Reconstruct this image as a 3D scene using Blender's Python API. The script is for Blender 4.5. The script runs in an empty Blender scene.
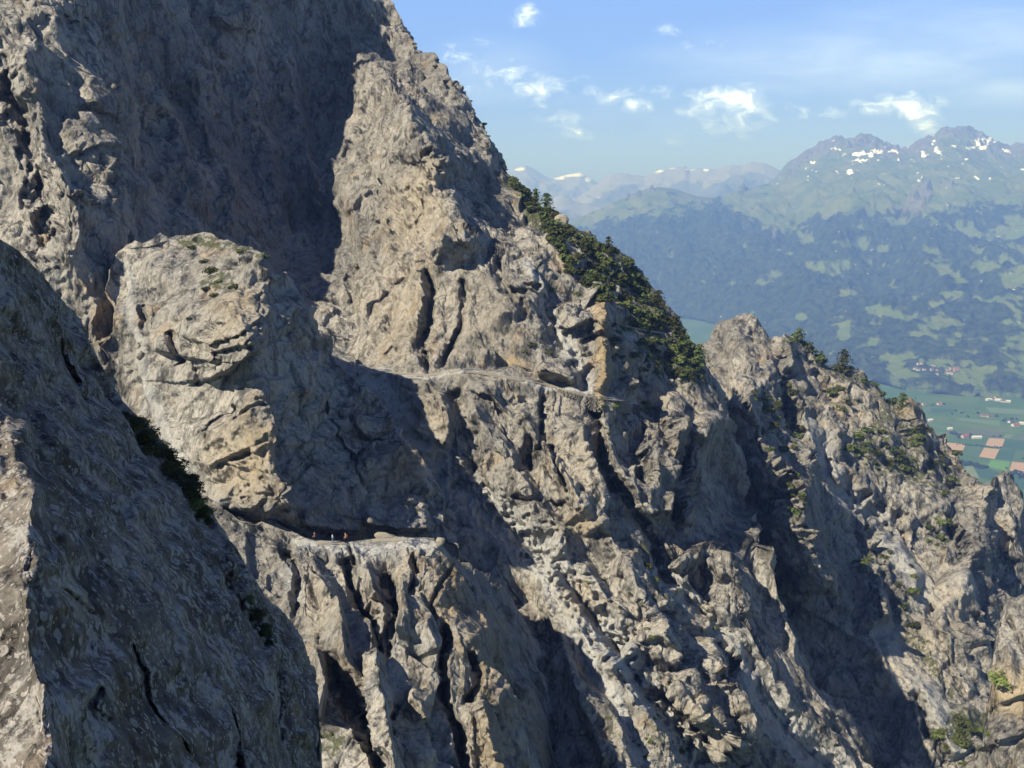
import bpy, bmesh, math, random
import numpy as np
from mathutils import Vector, Matrix

random.seed(7)
rng = np.random.default_rng(7)
SC = bpy.context.scene
COL = SC.collection
Q = 1.0                                       # mesh coarseness (1 = final)

# ------------------------------------------------------------------ camera frame
FPX = 900.0                                   # focal length in pixels of the 1024 px wide frame
PITCH = math.radians(11.3)
CP, SP = math.cos(PITCH), math.sin(PITCH)


def world(px, py, d):
    """world point at view depth d along the line of sight through a pixel"""
    px, py, d = np.broadcast_arrays(np.asarray(px, float), np.asarray(py, float), np.asarray(d, float))
    X = (px - 512.0) / FPX
    Y = -(py - 384.0) / FPX
    return np.stack([X * d, (CP + Y * SP) * d, (-SP + Y * CP) * d], -1)


def on_plane(px, py, z):
    p = world(px, py, 1.0)
    return p * (z / p[..., 2])[..., None]


# ------------------------------------------------------------------ noise
def _hash(ix, iy, iz, seed):
    h = (ix.astype(np.uint32) * np.uint32(374761393) + iy.astype(np.uint32) * np.uint32(668265263)
         + iz.astype(np.uint32) * np.uint32(2147483647) + np.uint32((seed * 974634777 + 12345) & 0xffffffff))
    h = (h ^ (h >> np.uint32(13))) * np.uint32(1274126177)
    h = (h ^ (h >> np.uint32(15))) * np.uint32(2246822519)
    return h ^ (h >> np.uint32(16))


def perlin(p, seed=0):
    p = p.astype(np.float32)
    f0 = np.floor(p)
    i = f0.astype(np.int64)
    f = p - f0
    u = f * f * f * (f * (f * 6 - 15) + 10)
    out = np.zeros(p.shape[:-1], np.float32)
    for dx in (0, 1):
        wx = u[..., 0] if dx else 1 - u[..., 0]
        for dy in (0, 1):
            wy = u[..., 1] if dy else 1 - u[..., 1]
            for dz in (0, 1):
                wz = u[..., 2] if dz else 1 - u[..., 2]
                h = _hash(i[..., 0] + dx, i[..., 1] + dy, i[..., 2] + dz, seed)
                gx = (h & np.uint32(255)).astype(np.float32) / 127.5 - 1
                gy = ((h >> np.uint32(8)) & np.uint32(255)).astype(np.float32) / 127.5 - 1
                gz = ((h >> np.uint32(16)) & np.uint32(255)).astype(np.float32) / 127.5 - 1
                out += wx * wy * wz * (gx * (f[..., 0] - dx) + gy * (f[..., 1] - dy) + gz * (f[..., 2] - dz))
    return out


def fbm(p, octv=4, seed=0, gain=0.5):
    s, a = 0, 1.0
    for k in range(octv):
        s = s + a * perlin(p * (2.03 ** k) + 17.3 * k, seed + k)
        a *= gain
    return s


def ridged(p, octv=4, seed=0, gain=0.5):
    s, a = 0, 1.0
    for k in range(octv):
        s = s + a * (1 - 2.2 * np.abs(perlin(p * (2.03 ** k) + 9.1 * k, seed + k)))
        a *= gain
    return s - 0.8


JOINTS = np.array([(0.55, 0.1, 0.30), (-0.62, 0.1, 0.25), (0.12, 0.1, -0.60), (0.30, 0.2, 0.62), (-0.20, 0.1, -0.35)], np.float32)   # sets of parallel joints


def facets(p, seed=0, tilt=1.0, step=0.22, ramp=0.2):
    """blocky fractured rock: every cell carries its own tilted plane, joined by short ramps; also the distance to the cell border"""
    p = p.astype(np.float32)
    b = np.floor(p - 0.5).astype(np.int64)
    f1 = np.full(p.shape[:-1], 9.0, np.float32)
    f2 = f1.copy()
    v1 = np.zeros_like(f1)
    v2 = np.zeros_like(f1)
    for dx in (0, 1):
        for dy in (0, 1):
            for dz in (0, 1):
                cx, cy, cz = b[..., 0] + dx, b[..., 1] + dy, b[..., 2] + dz
                h = _hash(cx, cy, cz, seed)
                g = _hash(cx, cy, cz, seed + 77)
                r = lambda v, s: ((v >> np.uint32(s)) & np.uint32(255)).astype(np.float32) / 255.0 - 0.5
                ex = p[..., 0] - (cx + 0.5 + 0.8 * r(h, 0))
                ey = p[..., 1] - (cy + 0.5 + 0.8 * r(h, 8))
                ez = p[..., 2] - (cz + 0.5 + 0.8 * r(h, 16))
                d = ex * ex + ey * ey + ez * ez
                J = JOINTS[(g % np.uint32(5)).astype(np.int64)]
                k = tilt * (1.25 + 0.9 * r(h, 24))
                j = 0.5 * tilt
                v = 2 * step * r(g, 24) + (k * J[..., 0] + j * r(g, 0)) * ex + (k * J[..., 1] + j * r(g, 8)) * ey + (k * J[..., 2] + j * r(g, 16)) * ez
                near = d < f1
                second = (~near) & (d < f2)
                f2 = np.where(near, f1, np.where(second, d, f2))
                v2 = np.where(near, v1, np.where(second, v, v2))
                v1 = np.where(near, v, v1)
                f1 = np.where(near, d, f1)
    e = np.sqrt(f2) - np.sqrt(f1)
    m = 0.5 * (1 - np.clip(e / ramp, 0, 1))
    return v1 * (1 - m) + v2 * m, e


def smooth(x, a, b):
    t = np.clip((x - a) / (b - a), 0, 1)
    return t * t * (3 - 2 * t)


# ------------------------------------------------------------------ relief drawn with crest and groove lines
def poly_field(px, py, poly):
    """signed distance (left / below positive), arc position and total length of a polyline"""
    best = np.full(px.shape, 1e9)
    sgn = np.ones(px.shape)
    arc = np.zeros(px.shape)
    acc = 0.0
    for (x0, y0), (x1, y1) in zip(poly[:-1], poly[1:]):
        dx, dy = x1 - x0, y1 - y0
        L = math.hypot(dx, dy)
        t = np.clip(((px - x0) * dx + (py - y0) * dy) / (L * L), 0, 1)
        d = np.hypot(px - x0 - t * dx, py - y0 - t * dy)
        c = dx * (py - y0) - dy * (px - x0)
        m = d < best
        best = np.where(m, d, best)
        sgn = np.where(m, np.sign(c) + (c == 0), sgn)
        arc = np.where(m, acc + t * L, arc)
        acc += L
    return best, sgn, arc, acc


def add_features(px, py, feats):
    """sum of crest lines: (polyline, height in metres towards the camera, width left/below, width right/above)"""
    off = np.zeros(px.shape)
    for ft in feats:
        poly, h, wp, wn = ft[:4]
        tap = ft[4] if len(ft) > 4 else 25.0
        w = max(wp, wn)
        xs = [q[0] for q in poly]
        ys = [q[1] for q in poly]
        m = (px > min(xs) - w) & (px < max(xs) + w) & (py > min(ys) - w) & (py < max(ys) + w)
        if not m.any():
            continue
        d, s, a, L = poly_field(px[m], py[m], poly)
        width = np.where(s > 0, wp, wn)
        e = np.clip(np.minimum(a, L - a) / tap + 0.15, 0, 1)
        wob = perlin(np.stack([px[m] / 13.0, py[m] / 13.0, np.full(d.shape, L)], -1), 3) + 0.6 * perlin(np.stack([px[m] / 5.5, py[m] / 5.5, np.full(d.shape, L)], -1), 4)
        if h < 0:                                     # joints open and close along their length, one lip stands higher
            f = np.clip(0.82 + 1.1 * wob, 0.0, 1.5)
            off[m] += 1.05 * h * np.maximum(0, 1 - d / (width * (0.45 + 0.6 * f))) * e * np.minimum(f, 1.1)
            off[m] += np.where(s < 0, -0.15 * h, 0.0) * np.maximum(0, 1 - d / (3.5 * w)) * e
        else:
            off[m] += h * (1 + 0.28 * wob) * np.maximum(0, 1 - d / (width * (1 + 0.2 * wob))) * e
    return off


def line_mask(px, py, poly, w0, w1=None):
    d, s, a, L = poly_field(px, py, poly)
    w = w0 if w1 is None else w0 + (w1 - w0) * a / L
    return np.clip(1.5 - d / w, 0, 1)


def rbf(px, py, pts):
    pts = np.array(pts, float)
    xy = pts[:, :2] / 100.0
    n = len(pts)
    A = np.hypot(xy[:, None, 0] - xy[None, :, 0], xy[:, None, 1] - xy[None, :, 1])
    M = np.zeros((n + 3, n + 3))
    M[:n, :n] = -A
    M[:n, n] = M[n, :n] = 1
    M[:n, n + 1:] = xy
    M[n + 1:, :n] = xy.T
    c = np.linalg.solve(M, np.concatenate([pts[:, 2], np.zeros(3)]))
    out = c[n] + c[n + 1] * px / 100 + c[n + 2] * py / 100
    for k in range(n):
        out = out - c[k] * np.sqrt((px / 100 - xy[k, 0]) ** 2 + (py / 100 - xy[k, 1]) ** 2 + 0.002)
    return out


def interp_line(px, line):
    return np.interp(px, [q[0] for q in line], [q[1] for q in line])


def normals(P):
    a = np.gradient(P, axis=0)
    b = np.gradient(P, axis=1)
    n = np.cross(a, b)
    n /= np.linalg.norm(n, axis=-1, keepdims=True) + 1e-9
    # towards the camera
    flip = (n * P).sum(-1) > 0
    n[flip] *= -1
    return n


def blur(A, k):
    for ax in (0, 1):
        pad = [(0, 0)] * A.ndim
        pad[ax] = (k, k)
        B = np.pad(A, pad, mode='edge')
        C = np.cumsum(B, axis=ax)
        z = np.zeros_like(np.take(C, [0], axis=ax))
        C = np.concatenate([z, C], axis=ax)
        n = A.shape[ax]
        hi = np.take(C, np.arange(2 * k + 1, 2 * k + 1 + n), axis=ax)
        lo = np.take(C, np.arange(0, n), axis=ax)
        A = (hi - lo) / (2 * k + 1)
    return A


def grid_mesh(name, P, mat, attrs=None, kind='structure', smooth_shade=True):
    ni, nj = P.shape[:2]
    me = bpy.data.meshes.new(name)
    me.vertices.add(ni * nj)
    me.vertices.foreach_set('co', P.reshape(-1).astype(np.float32))
    idx = np.arange(ni * nj).reshape(ni, nj)
    q = np.stack([idx[:-1, :-1], idx[:-1, 1:], idx[1:, 1:], idx[1:, :-1]], -1).reshape(-1, 4)
    nf = len(q)
    me.loops.add(nf * 4)
    me.loops.foreach_set('vertex_index', q.reshape(-1).astype(np.int32))
    me.polygons.add(nf)
    me.polygons.foreach_set('loop_start', (np.arange(nf) * 4).astype(np.int32))
    me.polygons.foreach_set('use_smooth', np.full(nf, smooth_shade))
    me.update()
    me.validate()
    for k, v in (attrs or {}).items():
        at = me.attributes.new(k, 'FLOAT', 'POINT')
        at.data.foreach_set('value', np.ascontiguousarray(v, dtype=np.float32).reshape(-1))
    me.materials.append(mat)
    o = bpy.data.objects.new(name, me)
    COL.objects.link(o)
    if kind:
        o['kind'] = kind
    return o


# ------------------------------------------------------------------ node helpers
class NT:
    def __init__(self, name, mat=True):
        self.m = bpy.data.materials.new(name)
        self.m.use_nodes = True
        self.t = self.m.node_tree
        self.b = self.t.nodes['Principled BSDF']

    def n(self, typ, **kw):
        nd = self.t.nodes.new(typ)
        for k, v in kw.items():
            if k in nd.inputs.keys() if isinstance(k, str) else False:
                nd.inputs[k].default_value = v
            else:
                setattr(nd, k, v)
        return nd

    def l(self, a, b):
        self.t.links.new(a, b)

    def math(self, op, a, b=None, clamp=False):
        nd = self.t.nodes.new('ShaderNodeMath')
        nd.operation = op
        nd.use_clamp = clamp
        for i, v in enumerate((a, b)):
            if v is None:
                continue
            if isinstance(v, (int, float)):
                nd.inputs[i].default_value = v
            else:
                self.l(v, nd.inputs[i])
        return nd.outputs[0]

    def mix(self, fac, a, b, blend='MIX'):
        nd = self.t.nodes.new('ShaderNodeMix')
        nd.data_type = 'RGBA'
        nd.blend_type = blend
        for s, v in ((nd.inputs[0], fac), (nd.inputs[6], a), (nd.inputs[7], b)):
            if isinstance(v, (int, float)):
                s.default_value = v
            elif isinstance(v, tuple):
                s.default_value = (*v, 1)
            else:
                self.l(v, s)
        return nd.outputs[2]

    def noise(self, vec, scale, detail=6, rough=0.6, dist=0.0):
        nd = self.t.nodes.new('ShaderNodeTexNoise')
        nd.inputs['Scale'].default_value = scale
        nd.inputs['Detail'].default_value = detail
        nd.inputs['Roughness'].default_value = rough
        nd.inputs['Distortion'].default_value = dist
        self.l(vec, nd.inputs['Vector'])
        return nd.outputs['Fac']

    def ramp(self, fac, a, b):
        nd = self.t.nodes.new('ShaderNodeMapRange')
        nd.interpolation_type = 'SMOOTHSTEP'
        nd.inputs[1].default_value = a
        nd.inputs[2].default_value = b
        self.l(fac, nd.inputs[0])
        return nd.outputs[0]

    def attr(self, name):
        nd = self.t.nodes.new('ShaderNodeAttribute')
        nd.attribute_name = name
        return nd.outputs['Fac']


def rock_material(name, light, mid, dark, scale=1.0, lichen=False, bump=0.8):
    m = NT(name)
    tc = m.n('ShaderNodeTexCoord').outputs['Object']
    mp = m.n('ShaderNodeMapping')
    mp.inputs['Scale'].default_value = (1.0, 1.0, 1.0 if lichen else 0.55)
    mp.inputs['Rotation'].default_value = (0.2, 0.35, 0)
    m.l(tc, mp.inputs['Vector'])
    v = mp.outputs[0]
    big = m.noise(v, 0.035 * scale, 5, 0.55, 0.6)
    med = m.noise(v, 0.30 * scale, 5, 0.68, 0.3)
    fine = m.noise(v, 1.3 * scale, 4, 0.78)
    c = m.mix(m.ramp(big, 0.38, 0.62), mid, light)
    c = m.mix(m.ramp(med, 0.48, 0.66), c, dark)
    warm = m.noise(v, 0.09 * scale, 5, 0.6, 1.0)
    c = m.mix(m.math('MULTIPLY', m.ramp(warm, 0.55, 0.68), 0.6), c, (0.27, 0.200, 0.125))
    cool = m.noise(v, 0.13 * scale, 4, 0.6, 0.5)
    c = m.mix(m.math('MULTIPLY', m.ramp(cool, 0.54, 0.70), 0.5), c, (0.225, 0.228, 0.228))
    ce = m.n('ShaderNodeTexVoronoi')
    ce.feature = 'DISTANCE_TO_EDGE'
    ce.inputs['Scale'].default_value = 0.16 * scale
    cw = m.n('ShaderNodeVectorMath', operation='MULTIPLY_ADD')
    wn = m.n('ShaderNodeTexNoise')
    wn.inputs['Scale'].default_value = 0.25 * scale
    wn.inputs['Detail'].default_value = 4
    m.l(v, wn.inputs['Vector'])
    m.l(wn.outputs['Color'], cw.inputs[0])
    cw.inputs[1].default_value = (2.6 / scale,) * 3
    m.l(v, cw.inputs[2])
    m.l(cw.outputs[0], ce.inputs['Vector'])
    crack = m.math('MULTIPLY', m.ramp(ce.outputs['Distance'], 0.026, 0.008), m.ramp(cool, 0.50, 0.60))
    c = m.mix(m.math('MULTIPLY', crack, 0.7), c, tuple(k * 0.35 for k in dark))
    ms = m.n('ShaderNodeMapping')
    ms.inputs['Scale'].default_value = (0.32 * scale, 0.32 * scale, 0.05 * scale)
    ms.inputs['Rotation'].default_value = (0, 0.25, 0)
    m.l(tc, ms.inputs['Vector'])
    streak = m.noise(ms.outputs[0], 1.0, 4, 0.65, 0.4)
    c = m.mix(m.math('MULTIPLY', m.ramp(streak, 0.52, 0.66), 0.75), c, tuple(k * 0.7 for k in dark))
    val = m.math('MULTIPLY_ADD', fine, 1.7)
    val.node.inputs[2].default_value = 0.15
    hsv = m.n('ShaderNodeHueSaturation')
    m.l(c, hsv.inputs['Color'])
    m.l(val, hsv.inputs['Value'])
    c = hsv.outputs[0]
    if lichen:
        dk = m.ramp(m.noise(tc, 0.35 * scale, 5, 0.7, 0.5), 0.40, 0.62)
        c = m.mix(m.math('MULTIPLY', dk, 0.75), c, (0.055, 0.047, 0.042))
        li = m.noise(tc, 1.0 * scale, 5, 0.72, 0.3)
        li2 = m.noise(tc, 0.20 * scale, 3, 0.6)
        f = m.ramp(m.math('ADD', li, m.math('MULTIPLY', m.math('SUBTRACT', li2, 0.5), 0.7)), 0.55, 0.60)
        c = m.mix(m.math('MULTIPLY', f, 0.75), c, (0.30, 0.283, 0.265))
        for s_, th, q_ in ((1.0, 0.30, 0.50), (2.6, 0.28, 0.46)):
            vo = m.n('ShaderNodeTexVoronoi')
            vo.inputs['Scale'].default_value = s_ * scale
            wl = m.n('ShaderNodeVectorMath', operation='MULTIPLY_ADD')
            nn = m.n('ShaderNodeTexNoise')
            nn.inputs['Scale'].default_value = 4.0 * s_
            nn.inputs['Detail'].default_value = 3
            m.l(tc, nn.inputs['Vector'])
            m.l(nn.outputs['Color'], wl.inputs[0])
            wl.inputs[1].default_value = (0.35 / (s_ * scale),) * 3
            m.l(tc, wl.inputs[2])
            m.l(wl.outputs[0], vo.inputs['Vector'])
            spot = m.math('MULTIPLY', m.math('LESS_THAN', vo.outputs['Distance'], th), m.math('GREATER_THAN', m.noise(tc, 0.6 * scale, 2), q_))
            c = m.mix(m.math('MULTIPLY', spot, 0.7), c, (0.34, 0.31, 0.28))
    else:
        sc = m.attr('scree')
        gr = m.noise(tc, 3.0, 3, 0.75)
        scol = m.mix(gr, (0.25, 0.248, 0.24), (0.44, 0.435, 0.42))
        c = m.mix(sc, c, scol)
        c = m.mix(m.math('MULTIPLY', m.attr('ochre'), 0.8), c, (0.30, 0.225, 0.125))
        pl = m.attr('pale')
        c = m.mix(m.math('MULTIPLY', pl, 0.7), c, (0.38, 0.325, 0.24))
        gn = m.attr('green')
        gcol = m.mix(m.noise(tc, 0.5, 3), (0.03, 0.04, 0.014), (0.07, 0.078, 0.03))
        gm = m.ramp(m.math('ADD', gn, m.math('MULTIPLY', m.math('SUBTRACT', m.noise(tc, 0.55, 5, 0.75), 0.5), 1.6)), 0.42, 0.58)
        c = m.mix(m.math('MULTIPLY', gm, 0.85), c, gcol)
    m.l(c, m.b.inputs['Base Color'])
    m.b.inputs['Roughness'].default_value = 0.92
    m.b.inputs['Specular IOR Level'].default_value = 0.2
    # angular fracture relief: every Voronoi cell is a tilted chip
    wrp = m.n('ShaderNodeTexNoise')
    wrp.inputs['Scale'].default_value = 0.7 * scale
    wrp.inputs['Detail'].default_value = 2
    m.l(v, wrp.inputs['Vector'])
    wv = m.n('ShaderNodeVectorMath', operation='MULTIPLY_ADD')
    m.l(wrp.outputs['Color'], wv.inputs[0])
    wv.inputs[1].default_value = (0.9 / scale,) * 3
    m.l(v, wv.inputs[2])
    bn = m.math('MULTIPLY', m.noise(v, 2.2 * scale, 3, 0.7), 0.35)
    for sc_, am_ in ((0.26, 2.6), (0.75, 1.6), (2.0, 0.9)):
        vb = m.n('ShaderNodeTexVoronoi')
        vb.feature = 'F1'
        vb.inputs['Scale'].default_value = sc_ * scale
        m.l(wv.outputs[0], vb.inputs['Vector'])
        sb = m.n('ShaderNodeVectorMath', operation='SUBTRACT')
        m.l(wv.outputs[0], sb.inputs[0])
        m.l(vb.outputs['Position'], sb.inputs[1])
        cc = m.n('ShaderNodeVectorMath', operation='SUBTRACT')
        m.l(vb.outputs['Color'], cc.inputs[0])
        cc.inputs[1].default_value = (0.5, 0.5, 0.5)
        dt = m.n('ShaderNodeVectorMath', operation='DOT_PRODUCT')
        m.l(sb.outputs[0], dt.inputs[0])
        m.l(cc.outputs[0], dt.inputs[1])
        bn = m.math('ADD', bn, m.math('MULTIPLY', dt.outputs['Value'], 1.1 * scale))
    bp = m.n('ShaderNodeBump')
    bp.inputs['Strength'].default_value = 1.0
    bp.inputs['Distance'].default_value = bump / scale
    m.l(bn, bp.inputs['Height'])
    m.l(bp.outputs[0], m.b.inputs['Normal'])
    return m.m


def plain(name, col, rough=0.8, var=0.25, scale=3.0):
    m = NT(name)
    tc = m.n('ShaderNodeTexCoord').outputs['Object']
    nz = m.noise(tc, scale, 5, 0.65)
    d = tuple(max(0, c * (1 - var)) for c in col)
    b = tuple(min(1, c * (1 + var)) for c in col)
    m.l(m.mix(nz, d, b), m.b.inputs['Base Color'])
    m.b.inputs['Roughness'].default_value = rough
    m.b.inputs['Specular IOR Level'].default_value = 0.25
    return m.m


ROCK = rock_material('limestone', (0.315, 0.292, 0.256), (0.205, 0.191, 0.170), (0.080, 0.076, 0.070))
NEAR = rock_material('lichen_limestone', (0.26, 0.228, 0.190), (0.135, 0.120, 0.104), (0.050, 0.045, 0.042), 3.0, True, 0.7)

SHEETS = {}


def sheet(name, x0, x1, step, sky, bottom, ctrl, feats, rows=None, octaves=(), warp=5.0, mat=ROCK,
          masks=None, dens=1.0, back=26.0, protect=(), stretch=(1.1, 1.1, 0.42), seed=1, crackw=0.06, lean=(-36, 20)):
    step, dens = step * Q, dens * Q
    xs = np.arange(x0, x1 + 0.1, step)
    s = interp_line(xs, sky)
    bt = interp_line(xs, bottom) if not isinstance(bottom, (int, float)) else np.full(xs.shape, float(bottom))
    bt = np.maximum(bt, s + 20)
    nr = rows or int((bt - s).max() / dens)
    t = np.linspace(0, 1, nr)
    px = np.repeat(xs[:, None], nr, 1)
    py = s[:, None] + (bt - s)[:, None] * t[None, :]
    q = np.stack([px / 40, py / 40, px * 0 + seed], -1)
    wx = px + warp * 1.4 * fbm(q, 3, seed + 5, 0.42)
    wy = py + warp * 1.4 * fbm(q + 31.7, 3, seed + 9, 0.42)
    D = rbf(wx, wy, ctrl) - add_features(wx, wy, feats)
    D = np.maximum(D, 7.0)
    P = world(px, py, D)
    # the back of the crest falls away behind it
    nb = 16
    k = (np.arange(nb, 0, -1) / nb) ** 1.5
    away = P[:, 0] * np.array([1, 1, 0])
    away /= np.linalg.norm(away, axis=-1, keepdims=True)
    B = P[:, :1] + back * (k[None, :, None] * (0.75 * away[:, None, :] + np.array([0, 0, -1.0]) * (0.15 + 0.85 * k[None, :, None])))
    P = np.concatenate([B, P], 1)
    fpx = np.concatenate([np.repeat(px[:, :1], nb, 1), px], 1)
    fpy = np.concatenate([py[:, :1] - 6 * k[None, :], py], 1)
    fwx = np.concatenate([np.repeat(wx[:, :1], nb, 1), wx], 1)
    fwy = np.concatenate([np.repeat(wy[:, :1], nb, 1), wy], 1)
    calm = np.zeros(fpx.shape)
    for poly, w in protect:
        calm = np.maximum(calm, np.clip(1.6 - poly_field(fwx, fwy, poly)[0] / w, 0, 1))
    attrs = {}
    for key, lst in (masks or {}).items():
        a = np.zeros(fpx.shape)
        for it in lst:
            if it[0] == 'line':
                a = np.maximum(a, line_mask(fwx, fwy, it[1], *it[2:4]) * (it[4] if len(it) > 4 else 1.0))
            else:                                                   # blob: (cx, cy, rx, ry, angle, strength)
                cx, cy, rx, ry, an, st = it[1:]
                c_, s_ = math.cos(an), math.sin(an)
                u = ((fwx - cx) * c_ + (fwy - cy) * s_) / rx
                v = (-(fwx - cx) * s_ + (fwy - cy) * c_) / ry
                a = np.maximum(a, st * np.clip(1.5 - np.hypot(u, v), 0, 1))
        attrs[key] = a
    S = np.array(stretch)
    TILTS = [np.array(Matrix.Rotation(math.radians(a), 3, 'Y')) for a in (lean if isinstance(lean, tuple) else (lean, lean))]
    kb = 4
    for oi, (size, amp, kind) in enumerate(octaves):
        if oi in (0, 2):
            Nrm = blur(normals(blur(P, 22)), 14)
            Nrm /= np.linalg.norm(Nrm, axis=-1, keepdims=True)
        ga, gb = np.linalg.norm(np.gradient(P, axis=0), axis=-1), np.linalg.norm(np.gradient(P, axis=1), axis=-1)
        sp = np.maximum(ga, gb) ** 0.72 * np.minimum(ga, gb) ** 0.28
        q = (P @ TILTS[oi % 2]) * S / size
        q = q + 0.11 * np.stack([perlin(q * 1.7 + 3, seed + 40 + oi), perlin(q * 1.7 + 8, seed + 50 + oi), perlin(q * 1.7 + 15, seed + 60 + oi)], -1)
        if kind in 'fc':
            rw = np.clip(1.6 * blur(sp, 1) / size, 0.08, 1.5)
            v, e = facets(q, seed + 11 * oi, ramp=rw)
            v = v - (0.46 if kind == 'c' else 0.06) * (1 - smooth(e / np.clip(1.3 * blur(sp, 1) / size, 0.03, 1), 0, 1)) * (0.25 + smooth(perlin(P / (3 * size), seed + 91), -0.1, 0.25) if kind == 'c' else 1.0)
        elif kind == 'r':
            v = ridged(q, 4, seed + 11 * oi) * 0.6
        else:
            v = fbm(q, 4, seed + 11 * oi)
        am = size * amp * smooth(size / (blur(sp, 2) + 1e-6), 1.4, 3.2)      # no relief finer than the mesh can carry
        if kind != 'n':
            if size < 8:                                            # smooth slabs beside broken ground
                rf = 0.30 + 1.0 * smooth(fbm(P * S / 22 + 5.5, 3, seed + 300), -0.28, 0.42)
                if 'pale' in attrs:
                    rf = rf * (1 - 0.6 * np.clip(attrs['pale'], 0, 1))
                am = am * rf
            if 'scree' in attrs:
                am = am * (1 - 0.98 * np.clip(1.6 * attrs['scree'], 0, 1))
            am = am * (1 - 0.8 * calm)
        P = P + Nrm * (am * v)[..., None]
    N = blur(normals(P), 2)
    if 'green' in attrs:                                            # turf only holds where the rock is not too steep
        attrs['green'] = attrs['green'] * smooth(N[..., 2], 0.05, 0.5)
    for key in ('scree', 'ochre', 'green', 'pale'):
        attrs.setdefault(key, np.zeros(fpx.shape))
    o = grid_mesh(name, P, mat, attrs, smooth_shade=True)
    SHEETS[name] = (x0, step, s, bt, nr, nb, P, N)
    return o


def pick(name, px, py):
    """point and normal of a rock sheet where the line of sight through a pixel meets it (nearest surface)"""
    x0, step, s, bt, nr, nb, P, N = SHEETS[name]
    i0 = int(round((px - x0) / step))
    r = int(10 / step) + 2
    i = slice(max(0, i0 - r), max(1, min(len(s), i0 + r)))
    Q = P[i]
    if Q.size == 0:
        return None
    fw = Q[..., 1] * CP - Q[..., 2] * SP
    up = Q[..., 1] * SP + Q[..., 2] * CP
    qx = 512 + FPX * Q[..., 0] / fw
    qy = 384 - FPX * up / fw
    d = np.hypot(qx - px, qy - py) + 0.004 * fw
    j = np.unravel_index(np.argmin(d), d.shape)
    return Q[j], N[i][j]

# ------------------------------------------------------------------ the big rock wall
SKY_WALL = [(-260, -420), (0, -260), (200, -160), (330, -70), (372, -20), (385, -6), (392, 8), (398, 24), (410, 34), (416, 48), (430, 60),
            (441, 68), (448, 82), (458, 84), (466, 92), (478, 112), (488, 126), (494, 142), (502, 158), (512, 176),
            (525, 188), (540, 203), (555, 214), (575, 230), (600, 243), (615, 250), (632, 262), (648, 288),
            (662, 306), (676, 324), (684, 338), (698, 366), (714, 392), (724, 420), (731, 442), (738, 470), (746, 504), (757, 542), (768, 600), (790, 650), (815, 690), (845, 724), (872, 780), (930, 890), (1100, 1150)]
WALL_CTRL = [
    (-250, -300, 250), (-250, 100, 210), (-250, 600, 170), (0, -250, 290), (200, -160, 330), (330, -70, 405), (300, -110, 386), (390, 5, 416), (362, 8, 408),
    (0, 0, 232), (60, 0, 236), (30, 120, 222), (90, 110, 226), (120, 190, 212), (100, 260, 200), (60, 300, 196), (110, 380, 184),
    (106, 0, 262), (120, 100, 246), (170, 0, 326), (160, 120, 298), (180, 200, 270), (240, 100, 334), (240, 10, 346), (250, 220, 306), (310, 20, 394), (312, 120, 384), (318, 220, 350),
    (300, 330, 240), (340, 200, 300), (335, 300, 268),
    (346, 48, 400), (378, 66, 384), (338, 110, 384), (362, 108, 366), (342, 160, 340), (398, 96, 336), (412, 120, 304), (446, 160, 290), (420, 210, 280), (380, 210, 283), (380, 300, 252), (372, 360, 236),
    (456, 205, 270), (478, 240, 257), (430, 300, 244), (480, 300, 238), (440, 365, 228), (500, 368, 226), (520, 300, 234),
    (410, 50, 398), (420, 80, 366), (450, 105, 352), (470, 130, 352), (470, 190, 322), (488, 180, 336), (500, 170, 348), (530, 205, 332), (500, 225, 304), (535, 250, 266), (560, 300, 244),
    (575, 240, 300), (600, 255, 292), (640, 290, 296), (676, 326, 300), (600, 320, 246), (640, 330, 268), (660, 360, 272),
    (560, 386, 228), (620, 398, 232), (690, 380, 272), (714, 394, 280), (650, 410, 252),
    (380, 400, 222), (440, 420, 216), (500, 440, 212), (560, 450, 208), (620, 470, 214), (660, 470, 226), (700, 430, 246), (720, 440, 272), (738, 472, 290), (746, 504, 285),
    (700, 520, 236), (660, 540, 220), (600, 540, 202), (540, 520, 200), (460, 500, 206), (400, 500, 205), (300, 480, 196), (200, 480, 180), (150, 420, 180),
    (520, 600, 196), (580, 600, 190), (640, 600, 198), (700, 590, 216), (757, 545, 238), (768, 600, 232), (730, 560, 222), (600, 700, 174), (680, 680, 186), (740, 660, 206),
    (790, 652, 222), (815, 690, 224), (845, 724, 226), (872, 780, 226), (800, 760, 206), (720, 760, 186), (640, 770, 162), (560, 740, 170), (480, 700, 190), (300, 650, 185),
    (500, 950, 140), (700, 950, 150), (900, 900, 215), (300, 950, 150), (100, 950, 140), (1000, 1000, 240)]
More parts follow.
